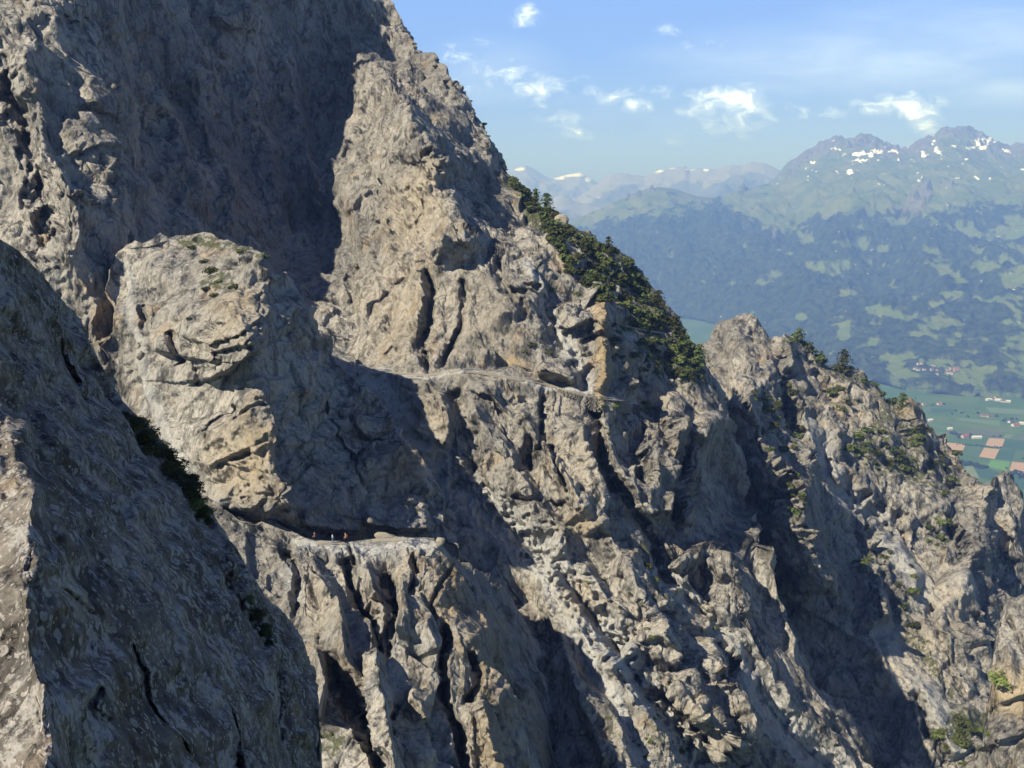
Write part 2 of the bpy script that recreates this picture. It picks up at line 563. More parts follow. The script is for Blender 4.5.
WALL_FEATS = [
    ([(545, 560), (590, 625), (640, 700), (690, 785)], 6, 28, 8, 14), ([(618, 556), (666, 628), (700, 690), (745, 770)], 7, 32, 8, 14),
    ([(702, 640), (742, 700), (786, 770)], 6, 26, 8, 12), ([(600, 515), (640, 572), (675, 612)], 6, 28, 8, 12), ([(470, 400), (500, 440), (540, 500), (580, 548)], 6, 34, 8, 12),
    ([(520, 400), (552, 450), (590, 520)], 6, 30, 7, 12), ([(440, 120), (470, 175), (500, 240)], 5, 20, 10, 10), ([(350, 200), (372, 250), (380, 300)], 5, 28, 7, 10),
    # the left rib and its lumps
    ([(22, 40), (44, 130), (62, 170), (80, 215), (75, 260), (98, 310), (112, 385)], 9, 55, 16),
    ([(70, 95), (105, 112), (128, 124)], 5, 7, 40),
    ([(60, 148), (95, 150), (130, 158)], 5, 6, 30),
    ([(50, 172), (90, 200), (120, 196)], 4, 5, 25),
    ([(4, 40), (14, 90), (30, 140), (38, 190), (50, 250)], -9, 18, 10),
    ([(112, 10), (122, 22), (124, 40)], 7, 22, 5, 8), ([(168, 32), (176, 44), (180, 60)], 6, 16, 4, 8),
    ([(205, 12), (232, 24), (252, 30)], 7, 8, 40, 10), ([(222, 30), (232, 45), (226, 58)], 6, 18, 4, 8),
    ([(214, 90), (220, 98)], 6, 14, 4, 6), ([(268, -10), (276, 8)], 7, 16, 4, 6), ([(360, 2), (372, 14), (374, 22)], 6, 14, 4, 6),
    ([(150, 60), (180, 150), (205, 250)], 14, 26, 9), ([(190, 60), (225, 160), (245, 240)], 14, 24, 9), ([(250, 60), (272, 150), (290, 240)], 14, 24, 9),
    ([(285, 40), (305, 140), (318, 200)], 14, 20, 8),
    # crest blades of the lit wall
    ([(342, 44), (362, 54), (382, 66), (398, 90), (412, 120), (440, 146), (452, 180), (460, 212), (482, 250)], 20, 80, 9),
    ([(328, 62), (346, 58), (362, 70)], 6, 6, 30, 10), ([(334, 82), (328, 100), (318, 110)], 7, 22, 6, 8),
    ([(352, 120), (342, 148), (330, 172)], 8, 22, 7, 10), ([(365, 86), (356, 108), (352, 112)], 5, 18, 6, 8),
    ([(392, 100), (382, 112), (390, 118)], 4, 14, 5, 6), ([(398, 160), (420, 150), (438, 148)], 5, 5, 20, 10),
    ([(412, 172), (432, 162), (444, 168)], 5, 30, 30, 10),
    ([(384, 178), (390, 196), (392, 220), (396, 244)], -7, 22, 6, 8), ([(398, 190), (392, 214), (388, 245)], 4, 6, 26, 8),
    ([(335, 190), (355, 180), (372, 172)], 4, 4, 22, 8), ([(340, 215), (360, 196), (378, 188)], 4, 5, 20, 8),
    ([(362, 262), (354, 284), (350, 304)], -8, 8, 5, 5), ([(406, 276), (386, 298), (364, 322)], -4, 5, 5, 5),
    ([(425, 258), (432, 290), (434, 310), (424, 345), (430, 370)], -9, 10, 5, 6), ([(420, 262), (426, 300), (424, 330)], 6, 40, 8, 10),
    ([(461, 276), (466, 300), (464, 330), (448, 356), (440, 370)], -6, 7, 4, 5), ([(500, 348), (470, 352), (448, 366)], 3, 4, 20, 6),
    ([(402, 352), (392, 344), (384, 352)], -3, 3, 3, 2),
    ([(496, 250), (506, 276), (520, 300), (530, 320)], -6, 16, 6, 8), ([(500, 284), (525, 286), (550, 298)], 4, 4, 30, 8), ([(520, 276), (548, 290)], 3, 3, 20, 6),
    ([(488, 248), (515, 258), (545, 252)], 10, 30, 5, 8),
    # gully behind the lit wall, scree runnel to the trail
    ([(530, 262), (546, 300), (556, 335), (572, 365), (585, 392)], -7, 8, 20, 8),
    ([(560, 325), (590, 318), (615, 328)], 5, 6, 22, 8), ([(548, 320), (570, 332), (590, 330)], -5, 8, 6, 6),
    ([(600, 280), (604, 330), (604, 365), (602, 396)], 8, 14, 6, 8),
    ([(535, 368), (552, 372), (575, 386)], 7, 7, 30, 8), ([(620, 340), (630, 368), (636, 392)], 7, 16, 9, 8),
    ([(575, 342), (600, 338), (620, 346)], -5, 6, 5, 5), ([(612, 385), (632, 372), (650, 382)], -7, 10, 8, 6),
    ([(640, 350), (655, 372), (672, 398), (690, 425)], 8, 26, 9, 10),
    # trail bench
    ([(340, 384), (360, 376), (372, 372), (400, 374), (430, 377), (447, 372), (470, 371), (500, 376), (530, 382), (560, 388), (590, 396), (620, 399), (636, 401)], 3.2, 60, 2.0, 6),
    ([(618, 325), (650, 331), (678, 335)], 2.5, 40, 2.0, 6),
    # blocks under the trail
    ([(436, 388), (446, 410), (450, 436), (442, 452)], 8, 50, 9, 10), ([(398, 390), (425, 396), (442, 400)], -2, 3, 10, 4),
    ([(452, 390), (462, 420), (472, 452), (478, 480)], -6, 10, 14, 8), ([(380, 420), (400, 450), (436, 456)], 3, 5, 20, 8),
    ([(478, 404), (500, 402), (530, 396)], -3, 4, 8, 5), ([(466, 392), (490, 398), (515, 410)], 3, 4, 25, 6),
    ([(541, 390), (545, 412), (540, 440), (528, 452), (530, 470)], -8, 4, 10, 6), ([(552, 434), (556, 460), (566, 492)], -6, 4, 6, 5),
    ([(525, 430), (526, 452), (520, 470)], -6, 9, 4, 5), ([(514, 492), (526, 500), (540, 494)], -5, 4, 5, 4), ([(545, 500), (556, 506), (562, 500)], -6, 5, 4, 4),
    ([(590, 402), (600, 440), (612, 476), (628, 510), (640, 530)], -11, 5, 11, 8), ([(582, 415), (590, 450), (600, 500), (615, 525)], 8, 46, 7, 10),
    ([(622, 404), (636, 430), (642, 460), (640, 492)], -9, 7, 14, 8), ([(608, 410), (616, 450), (628, 480), (638, 500)], 5, 12, 8, 8),
    ([(640, 440), (652, 470), (648, 500), (640, 520)], 6, 26, 10, 8),
    ([(690, 412), (682, 440), (672, 480), (660, 520)], 11, 34, 8, 10), ([(656, 405), (664, 430), (672, 455)], -7, 8, 8, 6),
    ([(700, 412), (712, 420), (704, 450), (692, 490), (686, 530)], 13, 18, 9, 8), ([(684, 445), (676, 500), (672, 530)], -10, 6, 8, 8),
    ([(714, 430), (738, 478), (760, 520)], 5, 20, 8, 8),
    # heads above the black gully
    ([(672, 570), (690, 550), (712, 548), (735, 556)], 10, 30, 6, 8), ([(700, 560), (706, 584), (704, 600)], -9, 6, 10, 6),
    ([(735, 560), (744, 590), (752, 620)], 9, 30, 8, 10), ([(640, 530), (660, 566), (672, 590)], -9, 6, 10, 8),
    # first scree gully and the shoulder beside it
    ([(432, 462), (470, 492), (520, 535), (560, 572), (600, 626), (640, 682), (672, 722), (704, 775)], -6, 20, 26, 20),
    ([(620, 506), (640, 545), (662, 580), (684, 600)], 5, 40, 6, 12),
    ([(584, 560), (606, 600), (640, 612)], 6, 26, 8, 10), ([(560, 540), (566, 560), (572, 590)], 4, 20, 7, 8),
    ([(600, 650), (622, 664), (636, 640)], 6, 20, 8, 8), ([(636, 640), (660, 634), (700, 650)], 5, 7, 26, 8), ([(650, 606), (690, 620), (716, 628)], 4, 6, 24, 8),
    ([(644, 660), (665, 668), (690, 662)], -5, 5, 7, 6), ([(660, 610), (672, 616), (684, 613)], -4, 3, 4, 4),
    ([(658, 688), (676, 706), (700, 726), (728, 752), (744, 775)], -11, 6, 9, 12), ([(700, 700), (726, 738), (745, 720)], 7, 30, 7, 10),
    ([(718, 640), (732, 664), (728, 680), (716, 676)], -8, 8, 7, 6), ([(740, 690), (752, 720), (750, 760)], 6, 26, 8, 10),
    # second scree gully
    ([(662, 572), (692, 602), (722, 622), (746, 652), (768, 702), (800, 742), (836, 775)], -4, 14, 16, 15),
    ([(676, 580), (720, 600), (758, 640), (790, 700), (840, 740), (870, 790)], 6, 14, 14, 10),
    ([(560, 640), (590, 690), (620, 740), (640, 790)], 5, 34, 8, 14), ([(534, 590), (560, 640), (580, 700), (610, 770)], 5, 10, 14, 14),
]
WALL_MASKS = {
    'scree': [('line', [(428, 458), (470, 492), (520, 535), (560, 572), (600, 626), (640, 682), (672, 722), (704, 775)], 20, 14, 1.0),
              ('line', [(515, 530), (560, 600), (610, 690), (640, 760)], 9, 7, 1.0),
              ('line', [(662, 572), (692, 602), (722, 622), (746, 652), (768, 702), (800, 742), (836, 775)], 9, 18, 1.0),
              ('line', [(528, 262), (546, 300), (560, 335), (576, 365), (588, 392)], 3, 7, 0.9),
              ('line', [(360, 378), (385, 392), (405, 420)], 12, 8, 0.75), ('line', [(270, 265), (320, 340), (350, 372)], 10, 8, 0.5),
              ('blob', 585, 585, 24, 14, 0.8, 0.8), ('line', [(632, 336), (652, 356), (668, 366)], 5, 4, 0.8),
              ('line', [(127, 270), (136, 330), (146, 395), (190, 470), (232, 515)], 5, 9, 0.45),
              ('line', [(340, 384), (360, 376), (372, 372), (400, 374), (430, 377), (447, 372), (470, 371), (500, 376), (530, 382), (560, 388), (590, 396), (620, 399), (636, 401)], 2.2, 2.2, 0.9)],
    'ochre': [('line', [(598, 300), (604, 340), (602, 372), (600, 398)], 7, 7, 0.9), ('blob', 512, 358, 14, 5, 0.3, 0.8), ('blob', 585, 525, 18, 12, 0.3, 0.5),
              ('blob', 700, 618, 16, 22, 0.3, 0.5), ('blob', 580, 600, 22, 18, 0.5, 0.5)],
    'pale': [('blob', 415, 205, 24, 40, 0.35, 0.9), ('blob', 430, 180, 14, 18, 0.3, 0.9), ('blob', 420, 430, 34, 34, 0.5, 0.6), ('blob', 405, 300, 40, 50, 0.3, 0.45),
             ('blob', 580, 470, 24, 44, 0.1, 0.45), ('blob', 480, 320, 30, 40, 0.0, 0.3), ('blob', 668, 395, 14, 10, 0.5, 0.6), ('blob', 705, 720, 40, 24, 0.5, 0.4)],
    'green': [('line', [(505, 170), (545, 210), (600, 248), (640, 300), (690, 370)], 16, 30, 0.62), ('blob', 660, 350, 34, 22, 0.5, 0.7), ('blob', 640, 300, 30, 30, 0.5, 0.55),
              ('blob', 645, 560, 30, 8, 0.9, 0.6), ('blob', 660, 590, 26, 6, 0.9, 0.6), ('blob', 80, 20, 24, 12, 0, 0.5), ('blob', 590, 590, 40, 90, 0.0, 0.22), ('blob', 610, 360, 30, 40, 0, 0.4), ('blob', 620, 430, 20, 30, 0, 0.45),
              ('blob', 640, 740, 60, 40, 0, 0.35), ('blob', 340, 760, 20, 30, 0, 0.4)],
}
OCT = [(28, 0.14, 'f'), (14, 0.26, 'f'), (9, 0.25, 'c'), (5.5, 0.20, 'c'), (3.0, 0.12, 'f'), (1.5, 0.08, 'f')]
TRAIL_MID = [(352, 381), (360, 376), (372, 372), (400, 374), (430, 377), (447, 372), (470, 371), (500, 376), (530, 382), (560, 388), (590, 396), (620, 399), (636, 401)]
TRAIL_FAR = [(618, 325), (650, 331), (678, 335)]
sheet('cliff', -200, 1000, 1.1, SKY_WALL, 930, WALL_CTRL, WALL_FEATS, dens=1.15, octaves=OCT, masks=WALL_MASKS,
      protect=[(TRAIL_MID, 5), (TRAIL_FAR, 4)], seed=3, back=60)

# ------------------------------------------------------------------ the spur behind the black gully
SKY_SPUR = [(560, 430), (640, 385), (690, 352), (706, 342), (713, 334), (722, 326), (735, 321), (748, 321), (756, 326), (762, 334), (772, 344), (785, 341),
            (796, 336), (806, 343), (818, 356), (832, 364), (848, 370), (866, 380), (880, 391), (892, 402), (902, 405), (912, 402),
            (922, 409), (930, 426), (940, 440), (954, 456), (966, 474), (978, 486), (988, 488), (994, 479), (1000, 474), (1006, 478),
            (1013, 492), (1018, 520), (1024, 548), (1050, 590), (1100, 640), (1250, 800)]
SPUR_CTRL = [
    (560, 430, 380), (690, 352, 420), (725, 326, 424), (748, 321, 420), (760, 345, 416), (796, 336, 430), (850, 370, 436), (912, 402, 436), (960, 470, 440), (1000, 475, 436), (1050, 600, 450),
    (720, 400, 360), (745, 400, 324), (790, 410, 400), (764, 462, 310), (700, 470, 350), (830, 430, 396), (880, 450, 398), (930, 480, 402), (975, 520, 404), (1010, 540, 420),
    (700, 560, 340), (788, 535, 298), (826, 500, 350), (870, 530, 366), (920, 550, 372), (960, 570, 368), (1000, 600, 380), (850, 590, 336), (900, 620, 336), (960, 640, 336),
    (800, 620, 320), (860, 680, 312), (930, 690, 312), (980, 700, 314), (940, 760, 294), (860, 780, 296), (1020, 700, 320), (800, 900, 260), (1000, 950, 250), (1200, 900, 300)]
SPUR_FEATS = [
    ([(738, 392), (768, 436), (794, 486), (810, 540), (824, 592)], 34, 46, 10, 20),
    ([(722, 327), (738, 326), (746, 350), (750, 380), (756, 400)], 13, 40, 12, 10), ([(748, 322), (760, 338), (768, 362), (764, 385)], 9, 10, 8, 8), ([(724, 345), (728, 370), (722, 395)], -6, 8, 6, 6),
    ([(796, 338), (788, 360), (792, 390), (806, 420), (812, 445), (820, 470)], 16, 34, 9, 12), ([(772, 346), (776, 372), (786, 400), (800, 440)], -14, 12, 14, 8),
    ([(800, 384), (812, 410), (832, 440), (838, 470), (840, 492)], 9, 22, 9, 8), ([(780, 450), (806, 478), (830, 500), (846, 520)], 8, 30, 8, 10),
    ([(776, 410), (800, 430), (812, 455), (800, 470)], -10, 12, 10, 8),
    ([(818, 440), (834, 480), (856, 502), (884, 520), (900, 545)], -9, 14, 16, 10),
    ([(852, 378), (866, 410), (884, 440), (905, 480)], 7, 30, 12, 12), ([(905, 405), (914, 412), (920, 432)], 10, 22, 6, 6), ([(896, 424), (908, 421), (918, 422)], -4, 3, 3, 3), ([(898, 432), (910, 430)], -3, 2, 2, 3),
    ([(925, 410), (936, 436), (950, 456)], -9, 6, 9, 6), ([(870, 400), (880, 420)], -5, 6, 5, 5), ([(800, 350), (816, 380), (832, 404)], -7, 8, 7, 6),
    ([(930, 470), (944, 500), (950, 530)], 8, 30, 9, 10), ([(940, 515), (955, 545), (962, 560)], -14, 12, 12, 8), ([(995, 480), (984, 510), (978, 540), (970, 570)], 16, 36, 12, 10),
    ([(1000, 476), (1006, 500), (1010, 530), (1016, 560)], 8, 12, 10, 6), ([(1000, 520), (1006, 560), (1002, 590)], -12, 10, 14, 8),
    ([(960, 560), (972, 590), (984, 612), (982, 650)], 12, 40, 14, 10), ([(975, 610), (990, 640), (1000, 670)], -12, 10, 14, 8),
    ([(880, 500), (900, 520), (916, 556), (930, 570)], -7, 10, 8, 8), ([(900, 540), (915, 570), (912, 600)], 9, 26, 9, 8), ([(885, 620), (880, 585), (890, 560)], 6, 9, 14, 8),
    ([(860, 560), (876, 600), (885, 625)], 10, 30, 10, 10), ([(850, 520), (862, 552), (880, 560)], -9, 12, 10, 8), ([(930, 600), (944, 650), (975, 700)], -6, 8, 8, 10), ([(940, 610), (955, 660), (985, 690)], 9, 30, 9, 10),
    ([(816, 520), (824, 552), (838, 580), (846, 610)], 10, 24, 9, 10), ([(884, 636), (905, 680), (934, 716), (960, 760)], 6, 30, 20, 12), ([(790, 520), (806, 560), (816, 590)], 9, 24, 10, 10),
    ([(910, 690), (925, 725), (945, 765)], -7, 8, 14, 10), ([(965, 700), (974, 730), (976, 760)], 6, 22, 8, 10),
]
SPUR_MASKS = {
    'scree': [('line', [(820, 446), (836, 482), (858, 504), (886, 522)], 9, 7, 0.7), ('line', [(890, 540), (915, 575), (935, 600), (960, 585)], 10, 16, 0.8), ('blob', 935, 600, 26, 18, 0.4, 0.8),
              ('line', [(884, 636), (905, 672), (934, 706), (960, 745)], 12, 12, 0.75), ('line', [(805, 420), (826, 470), (838, 500)], 6, 6, 0.6)],
    'ochre': [('blob', 905, 410, 14, 8, 0, 0.5), ('blob', 830, 400, 12, 30, -0.4, 0.35), ('blob', 950, 600, 20, 30, 0, 0.3)],
    'pale': [('blob', 905, 655, 30, 34, 0.8, 0.6), ('blob', 945, 595, 30, 14, 0.5, 0.5), ('blob', 985, 505, 14, 14, 0, 0.4)],
    'green': [('line', [(790, 345), (850, 372), (900, 420), (960, 490)], 14, 14, 0.5), ('blob', 900, 450, 70, 40, 0.75, 0.55), ('blob', 780, 420, 40, 50, 0.4, 0.5), ('blob', 790, 500, 26, 40, 0, 0.5),
              ('blob', 975, 735, 40, 24, 0.7, 0.75), ('line', [(860, 560), (900, 620), (950, 690)], 8, 12, 0.5), ('blob', 940, 530, 24, 24, 0, 0.5)],
}
sheet('rocky_spur', 560, 1200, 1.05, SKY_SPUR, 900, SPUR_CTRL, SPUR_FEATS, dens=1.1,
      octaves=[(34, 0.18, 'f'), (16, 0.30, 'f'), (11, 0.28, 'c'), (6.5, 0.27, 'c'), (3.4, 0.18, 'f'), (1.8, 0.13, 'f')], masks=SPUR_MASKS, seed=21, back=90, warp=4)

# ------------------------------------------------------------------ the prow with its dark flank
SKY_PROW = [(92, 470), (104, 420), (112, 340), (119, 262), (121, 252), (124, 243), (134, 240), (142, 244), (150, 243), (160, 236), (170, 240), (186, 241), (204, 235), (214, 238), (228, 240), (238, 248), (250, 249), (262, 257), (270, 265), (290, 281),
            (301, 302), (316, 324), (331, 346), (356, 386), (386, 418), (420, 460), (434, 482), (440, 500), (444, 530), (450, 560), (460, 600)]
PROW_CTRL = [(92, 470, 186), (120, 262, 196), (124, 330, 184), (130, 420, 176), (150, 500, 168), (200, 242, 200), (150, 270, 192), (260, 262, 190), (230, 300, 176), (180, 300, 182), (190, 345, 174), (262, 335, 165),
             (200, 376, 170), (262, 380, 162), (215, 440, 165), (262, 430, 159), (270, 470, 158), (290, 505, 157), (230, 510, 163),
             (290, 290, 199), (300, 360, 178), (290, 420, 170), (330, 352, 204), (330, 420, 184), (340, 500, 172), (390, 424, 198), (400, 500, 182), (434, 500, 186), (440, 560, 180), (300, 560, 166), (200, 600, 160), (120, 600, 165)]
PROW_FEATS = [
    ([(268, 262), (268, 300), (266, 345)], 6, 60, 8, 6), ([(262, 385), (270, 420), (272, 452), (286, 480), (300, 512)], 7, 50, 9, 10),
    ([(192, 378), (215, 376), (240, 364), (268, 346)], 12, 5, 60, 8), ([(176, 332), (205, 342), (235, 330), (266, 312)], 4.5, 3, 26, 6), ([(150, 346), (178, 352), (206, 358)], 5, 4, 20, 5),
    ([(196, 350), (226, 348), (262, 328)], 4, 3, 16, 6), ([(170, 318), (200, 318), (232, 316)], 1.8, 3, 20, 5), ([(190, 388), (196, 372), (190, 350)], -4, 5, 6, 5),
    ([(142, 300), (146, 320), (144, 330)], -4, 6, 5, 4), ([(168, 330), (172, 350), (180, 362)], -5, 7, 6, 5),
    ([(198, 438), (212, 424), (232, 404)], -3, 4, 4, 4), ([(214, 470), (240, 456), (262, 440)], -2.2, 4, 3, 5), ([(205, 420), (206, 460), (222, 500), (250, 520)], 4, 10, 40, 8), ([(236, 420), (252, 410), (266, 404)], -1.6, 3, 3, 4),
    ([(210, 500), (235, 518), (270, 520), (300, 524)], 6, 6, 50, 8),
    # sunlit block and cracks on the dark flank
    ([(352, 388), (372, 402), (396, 418)], 4, 30, 4, 5), ([(350, 424), (374, 436), (398, 420)], 5, 4, 18, 5), ([(362, 462), (380, 458), (398, 450)], 4, 26, 4, 5),
    ([(328, 400), (336, 430), (352, 455), (360, 490)], -4, 2.5, 2.5, 4), ([(340, 412), (362, 434), (384, 444)], -4, 3, 3, 4), ([(300, 330), (312, 370), (306, 400)], 4, 18, 9, 8),
    ([(400, 440), (420, 470), (434, 496)], 5, 30, 9, 8), ([(360, 520), (400, 530), (436, 526)], 7, 6, 40, 8), ([(300, 520), (330, 528), (360, 530)], 5, 6, 30, 8),
]
PROW_MASKS = {
    'scree': [('line', [(124, 262), (134, 330), (146, 395), (186, 470), (222, 518)], 4, 9, 0.45)],
    'ochre': [('blob', 240, 300, 30, 14, -0.3, 0.4), ('blob', 235, 470, 30, 36, 0, 0.35), ('blob', 300, 330, 12, 24, 0, 0.35), ('blob', 392, 480, 30, 24, 0.3, 0.5)],
    'pale': [('blob', 240, 460, 28, 40, 0.1, 0.6), ('blob', 230, 330, 36, 16, -0.3, 0.5)],
    'green': [('line', [(180, 242), (215, 242), (262, 258)], 6, 6, 0.55), ('blob', 215, 278, 26, 12, 0, 0.5)],
}
sheet('rock_prow', 92, 460, 0.85, SKY_PROW, [(92, 640), (460, 660)], PROW_CTRL, PROW_FEATS, dens=0.85,
      octaves=[(22, 0.12, 'f'), (10, 0.22, 'f'), (6.0, 0.22, 'c'), (3.2, 0.16, 'c'), (1.2, 0.10, 'f')], masks=PROW_MASKS, seed=35, back=40, warp=4, stretch=(0.5, 0.6, 1.35), lean=(-16, -20))

# ------------------------------------------------------------------ the ribs under the ledge with the walkers
SKY_RIBS = [(150, 520), (205, 500), (232, 508), (262, 518), (285, 528), (300, 536), (310, 540), (322, 543), (345, 543), (360, 541), (380, 539), (405, 538), (428, 538),
            (436, 542), (450, 552), (470, 566), (500, 594), (530, 632), (552, 672), (575, 722), (592, 768), (650, 880)]
RIB_CTRL = [(150, 520, 152), (232, 508, 156), (262, 518, 157), (300, 536, 157), (345, 543, 157), (405, 538, 158), (428, 538, 160), (340, 560, 153), (420, 560, 153), (400, 600, 147), (300, 600, 144), (440, 590, 148),
            (470, 640, 144), (490, 690, 142), (515, 740, 142), (540, 800, 142), (480, 580, 172), (510, 620, 178), (540, 670, 180), (560, 720, 180), (585, 770, 184), (640, 880, 190),
            (300, 700, 128), (380, 700, 130), (440, 700, 134), (320, 780, 118), (400, 790, 120), (480, 790, 130), (350, 900, 105), (500, 900, 112), (180, 700, 120), (180, 900, 100)]
RIB_FEATS = [
    ([(432, 542), (452, 566), (468, 600), (488, 640), (496, 680), (514, 722), (526, 775)], 6, 34, 9, 10),
    ([(300, 560), (322, 582), (335, 604), (340, 640), (352, 680)], 5, 20, 8, 10), ([(343, 556), (350, 590), (370, 620), (384, 655)], -8, 6, 12, 8), ([(388, 560), (392, 590), (396, 625), (390, 660)], -8, 12, 6, 8),
    ([(366, 560), (372, 580), (380, 598)], 5, 10, 6, 6), ([(398, 566), (402, 590), (404, 612), (398, 640)], 4, 8, 20, 8), ([(412, 554), (416, 575), (402, 596)], -5, 7, 8, 6),
    ([(450, 570), (440, 590), (430, 606), (436, 622)], -3, 3, 4, 5), ([(446, 622), (450, 640), (440, 660), (446, 700), (462, 740), (466, 790)], -8, 8, 7, 8), ([(420, 620), (432, 632), (440, 650)], 4, 20, 6, 6),
    ([(376, 650), (380, 690), (392, 740), (396, 790)], 6, 28, 9, 10), ([(330, 660), (345, 690), (362, 720), (378, 760), (385, 800)], -9, 12, 12, 10), ([(320, 650), (322, 690), (318, 720)], 6, 18, 8, 8),
    ([(408, 690), (424, 700), (432, 720)], 5, 16, 8, 6), ([(470, 650), (476, 680), (466, 706)], -6, 5, 6, 6), ([(400, 700), (390, 720), (396, 740)], -4, 4, 5, 5), ([(480, 700), (494, 740), (500, 790)], 5, 24, 8, 8),
    ([(350, 545), (352, 556), (356, 566)], -3, 3, 4, 4), ([(285, 545), (300, 580), (296, 620)], -4, 8, 6, 6),
]
RIB_MASKS = {
    'scree': [('line', [(300, 541), (345, 549), (405, 545), (432, 545)], 7, 6, 0.75), ('line', [(290, 575), (300, 600)], 8, 8, 0.5), ('blob', 395, 665, 12, 28, 0, 0.5), ('blob', 420, 640, 16, 10, 0, 0.4)],
    'ochre': [('line', [(445, 575), (450, 600), (445, 615)], 9, 9, 0.5), ('blob', 480, 660, 22, 40, 0, 0.5), ('blob', 490, 740, 24, 40, 0, 0.45)],
    'pale': [('blob', 340, 600, 14, 30, 0, 0.4), ('blob', 420, 720, 30, 40, 0, 0.4), ('blob', 320, 605, 16, 30, 0, 0.4)],
    'green': [('blob', 328, 745, 20, 22, 0, 0.55), ('blob', 265, 520, 20, 8, 0, 0.35)],
}
LEDGE = [(285, 530), (310, 541), (345, 543), (380, 540), (428, 538)]
sheet('rock_ledge', 150, 650, 0.8, SKY_RIBS, 880, RIB_CTRL, RIB_FEATS, dens=0.8,
      octaves=[(14, 0.16, 'f'), (8, 0.26, 'f'), (5, 0.26, 'c'), (2.4, 0.18, 'f'), (1.0, 0.12, 'f')], masks=RIB_MASKS, protect=[(LEDGE, 6)], stretch=(1.1, 1.1, 0.42), lean=(6, -14), seed=52, back=26, warp=3.5)

# ------------------------------------------------------------------ the near face at the left and the knob at the lower right
SKY_NEAR = [(-160, 60), (-60, 190), (0, 238), (20, 253), (45, 280), (62, 300), (78, 322), (100, 370), (120, 405), (140, 425), (160, 446), (182, 472),
            (206, 512), (236, 552), (262, 592), (288, 626), (304, 650), (314, 680), (319, 720), (319, 768), (326, 860), (335, 960)]
NEAR_CTRL = [(-160, 60, 27), (-160, 300, 21), (-160, 600, 15.5), (0, 240, 26), (20, 253, 28), (45, 280, 31), (78, 322, 34), (100, 370, 35), (0, 330, 23.5), (60, 370, 29), (0, 400, 21), (30, 430, 20.0), (36, 500, 16.5), (38, 560, 14.8), (34, 620, 13.4), (50, 690, 12.2), (58, 770, 11),
             (-40, 500, 18), (-20, 650, 14), (0, 780, 11.5), (70, 470, 21.5), (80, 560, 18.2), (90, 650, 16), (100, 760, 14), (150, 440, 34), (140, 520, 24), (160, 600, 21), (170, 700, 18.5), (180, 780, 17),
             (206, 512, 33), (230, 600, 27), (250, 700, 23.5), (260, 790, 21.5), (290, 630, 33), (310, 690, 30), (319, 770, 28), (60, 950, 9), (-160, 960, 10), (-160, 780, 12), (-60, 960, 9), (200, 950, 13), (320, 950, 25)]
NEAR_FEATS = [
    ([(-20, 330), (20, 420), (38, 450), (34, 500), (42, 560), (30, 620), (50, 690), (58, 780)], 0.5, 30, 14, 10),
    ([(60, 340), (78, 395), (86, 400)], -0.9, 5, 6, 6), ([(66, 440), (90, 470), (130, 500), (165, 560)], 0.6, 10, 12, 10), ([(130, 640), (150, 680), (170, 730), (196, 770)], -0.6, 3, 4, 10), ([(60, 590), (78, 605), (100, 616)], -0.3, 3, 4, 6),
    ([(208, 560), (232, 590), (252, 630), (270, 660)], -0.9, 8, 9, 8), ([(240, 560), (268, 610), (298, 660)], 0.8, 12, 10, 10), ([(100, 690), (92, 705), (110, 720)], -0.5, 6, 8, 6), ([(225, 690), (232, 730), (238, 780)], -0.5, 4, 4, 8),
    ([(270, 660), (282, 700), (286, 740)], -0.5, 5, 5, 8), ([(0, 300), (30, 330), (62, 376)], 0.8, 14, 8, 8), ([(40, 300), (66, 350), (100, 400)], 0.7, 8, 8, 8),
]
sheet('near_rock_face', -160, 335, 0.85, SKY_NEAR, 960, NEAR_CTRL, NEAR_FEATS, dens=0.95,
      octaves=[(5, 0.14, 'f'), (2.0, 0.24, 'f'), (2.2, 0.06, 'r'), (0.9, 0.24, 'f'), (0.4, 0.24, 'f'), (0.18, 0.24, 'f')], mat=NEAR, seed=71, back=12, warp=9, stretch=(1, 1, 0.7))

SKY_KNOB = [(940, 800), (960, 770), (972, 762), (984, 744), (990, 715), (994, 660), (1000, 618), (1008, 600), (1020, 594), (1040, 590), (1100, 600), (1200, 640)]
KNOB_CTRL = [(940, 800, 205), (972, 765, 205), (990, 715, 208), (1000, 620, 214), (1020, 594, 216), (1000, 680, 202), (1024, 680, 199), (1060, 680, 202), (1000, 740, 194), (1040, 760, 192), (1100, 600, 222), (1200, 640, 230), (1000, 880, 180), (1200, 900, 190)]
KNOB_FEATS = [([(1004, 640), (1012, 660), (1010, 690)], 3, 12, 8, 6), ([(1000, 704), (1016, 696), (1030, 690)], 3, 4, 20, 6), ([(975, 748), (1000, 740), (1030, 730)], 3, 4, 24, 6), ([(1004, 612), (1020, 640), (1030, 670)], -2, 3, 4, 5)]
sheet('rock_knob', 940, 1200, 0.9, SKY_KNOB, 900, KNOB_CTRL, KNOB_FEATS, dens=0.9,
      octaves=[(12, 0.12, 'f'), (6, 0.2, 'f'), (5, 0.08, 'r'), (2.6, 0.22, 'f'), (1.1, 0.2, 'f')],
      masks={'ochre': [('blob', 1010, 690, 26, 20, 0.4, 0.9)], 'pale': [('blob', 1005, 690, 20, 22, 0, 0.6)]}, seed=88, back=30, warp=3)

# ------------------------------------------------------------------ the valley and the mountains beyond it
FLOOR = -800.0


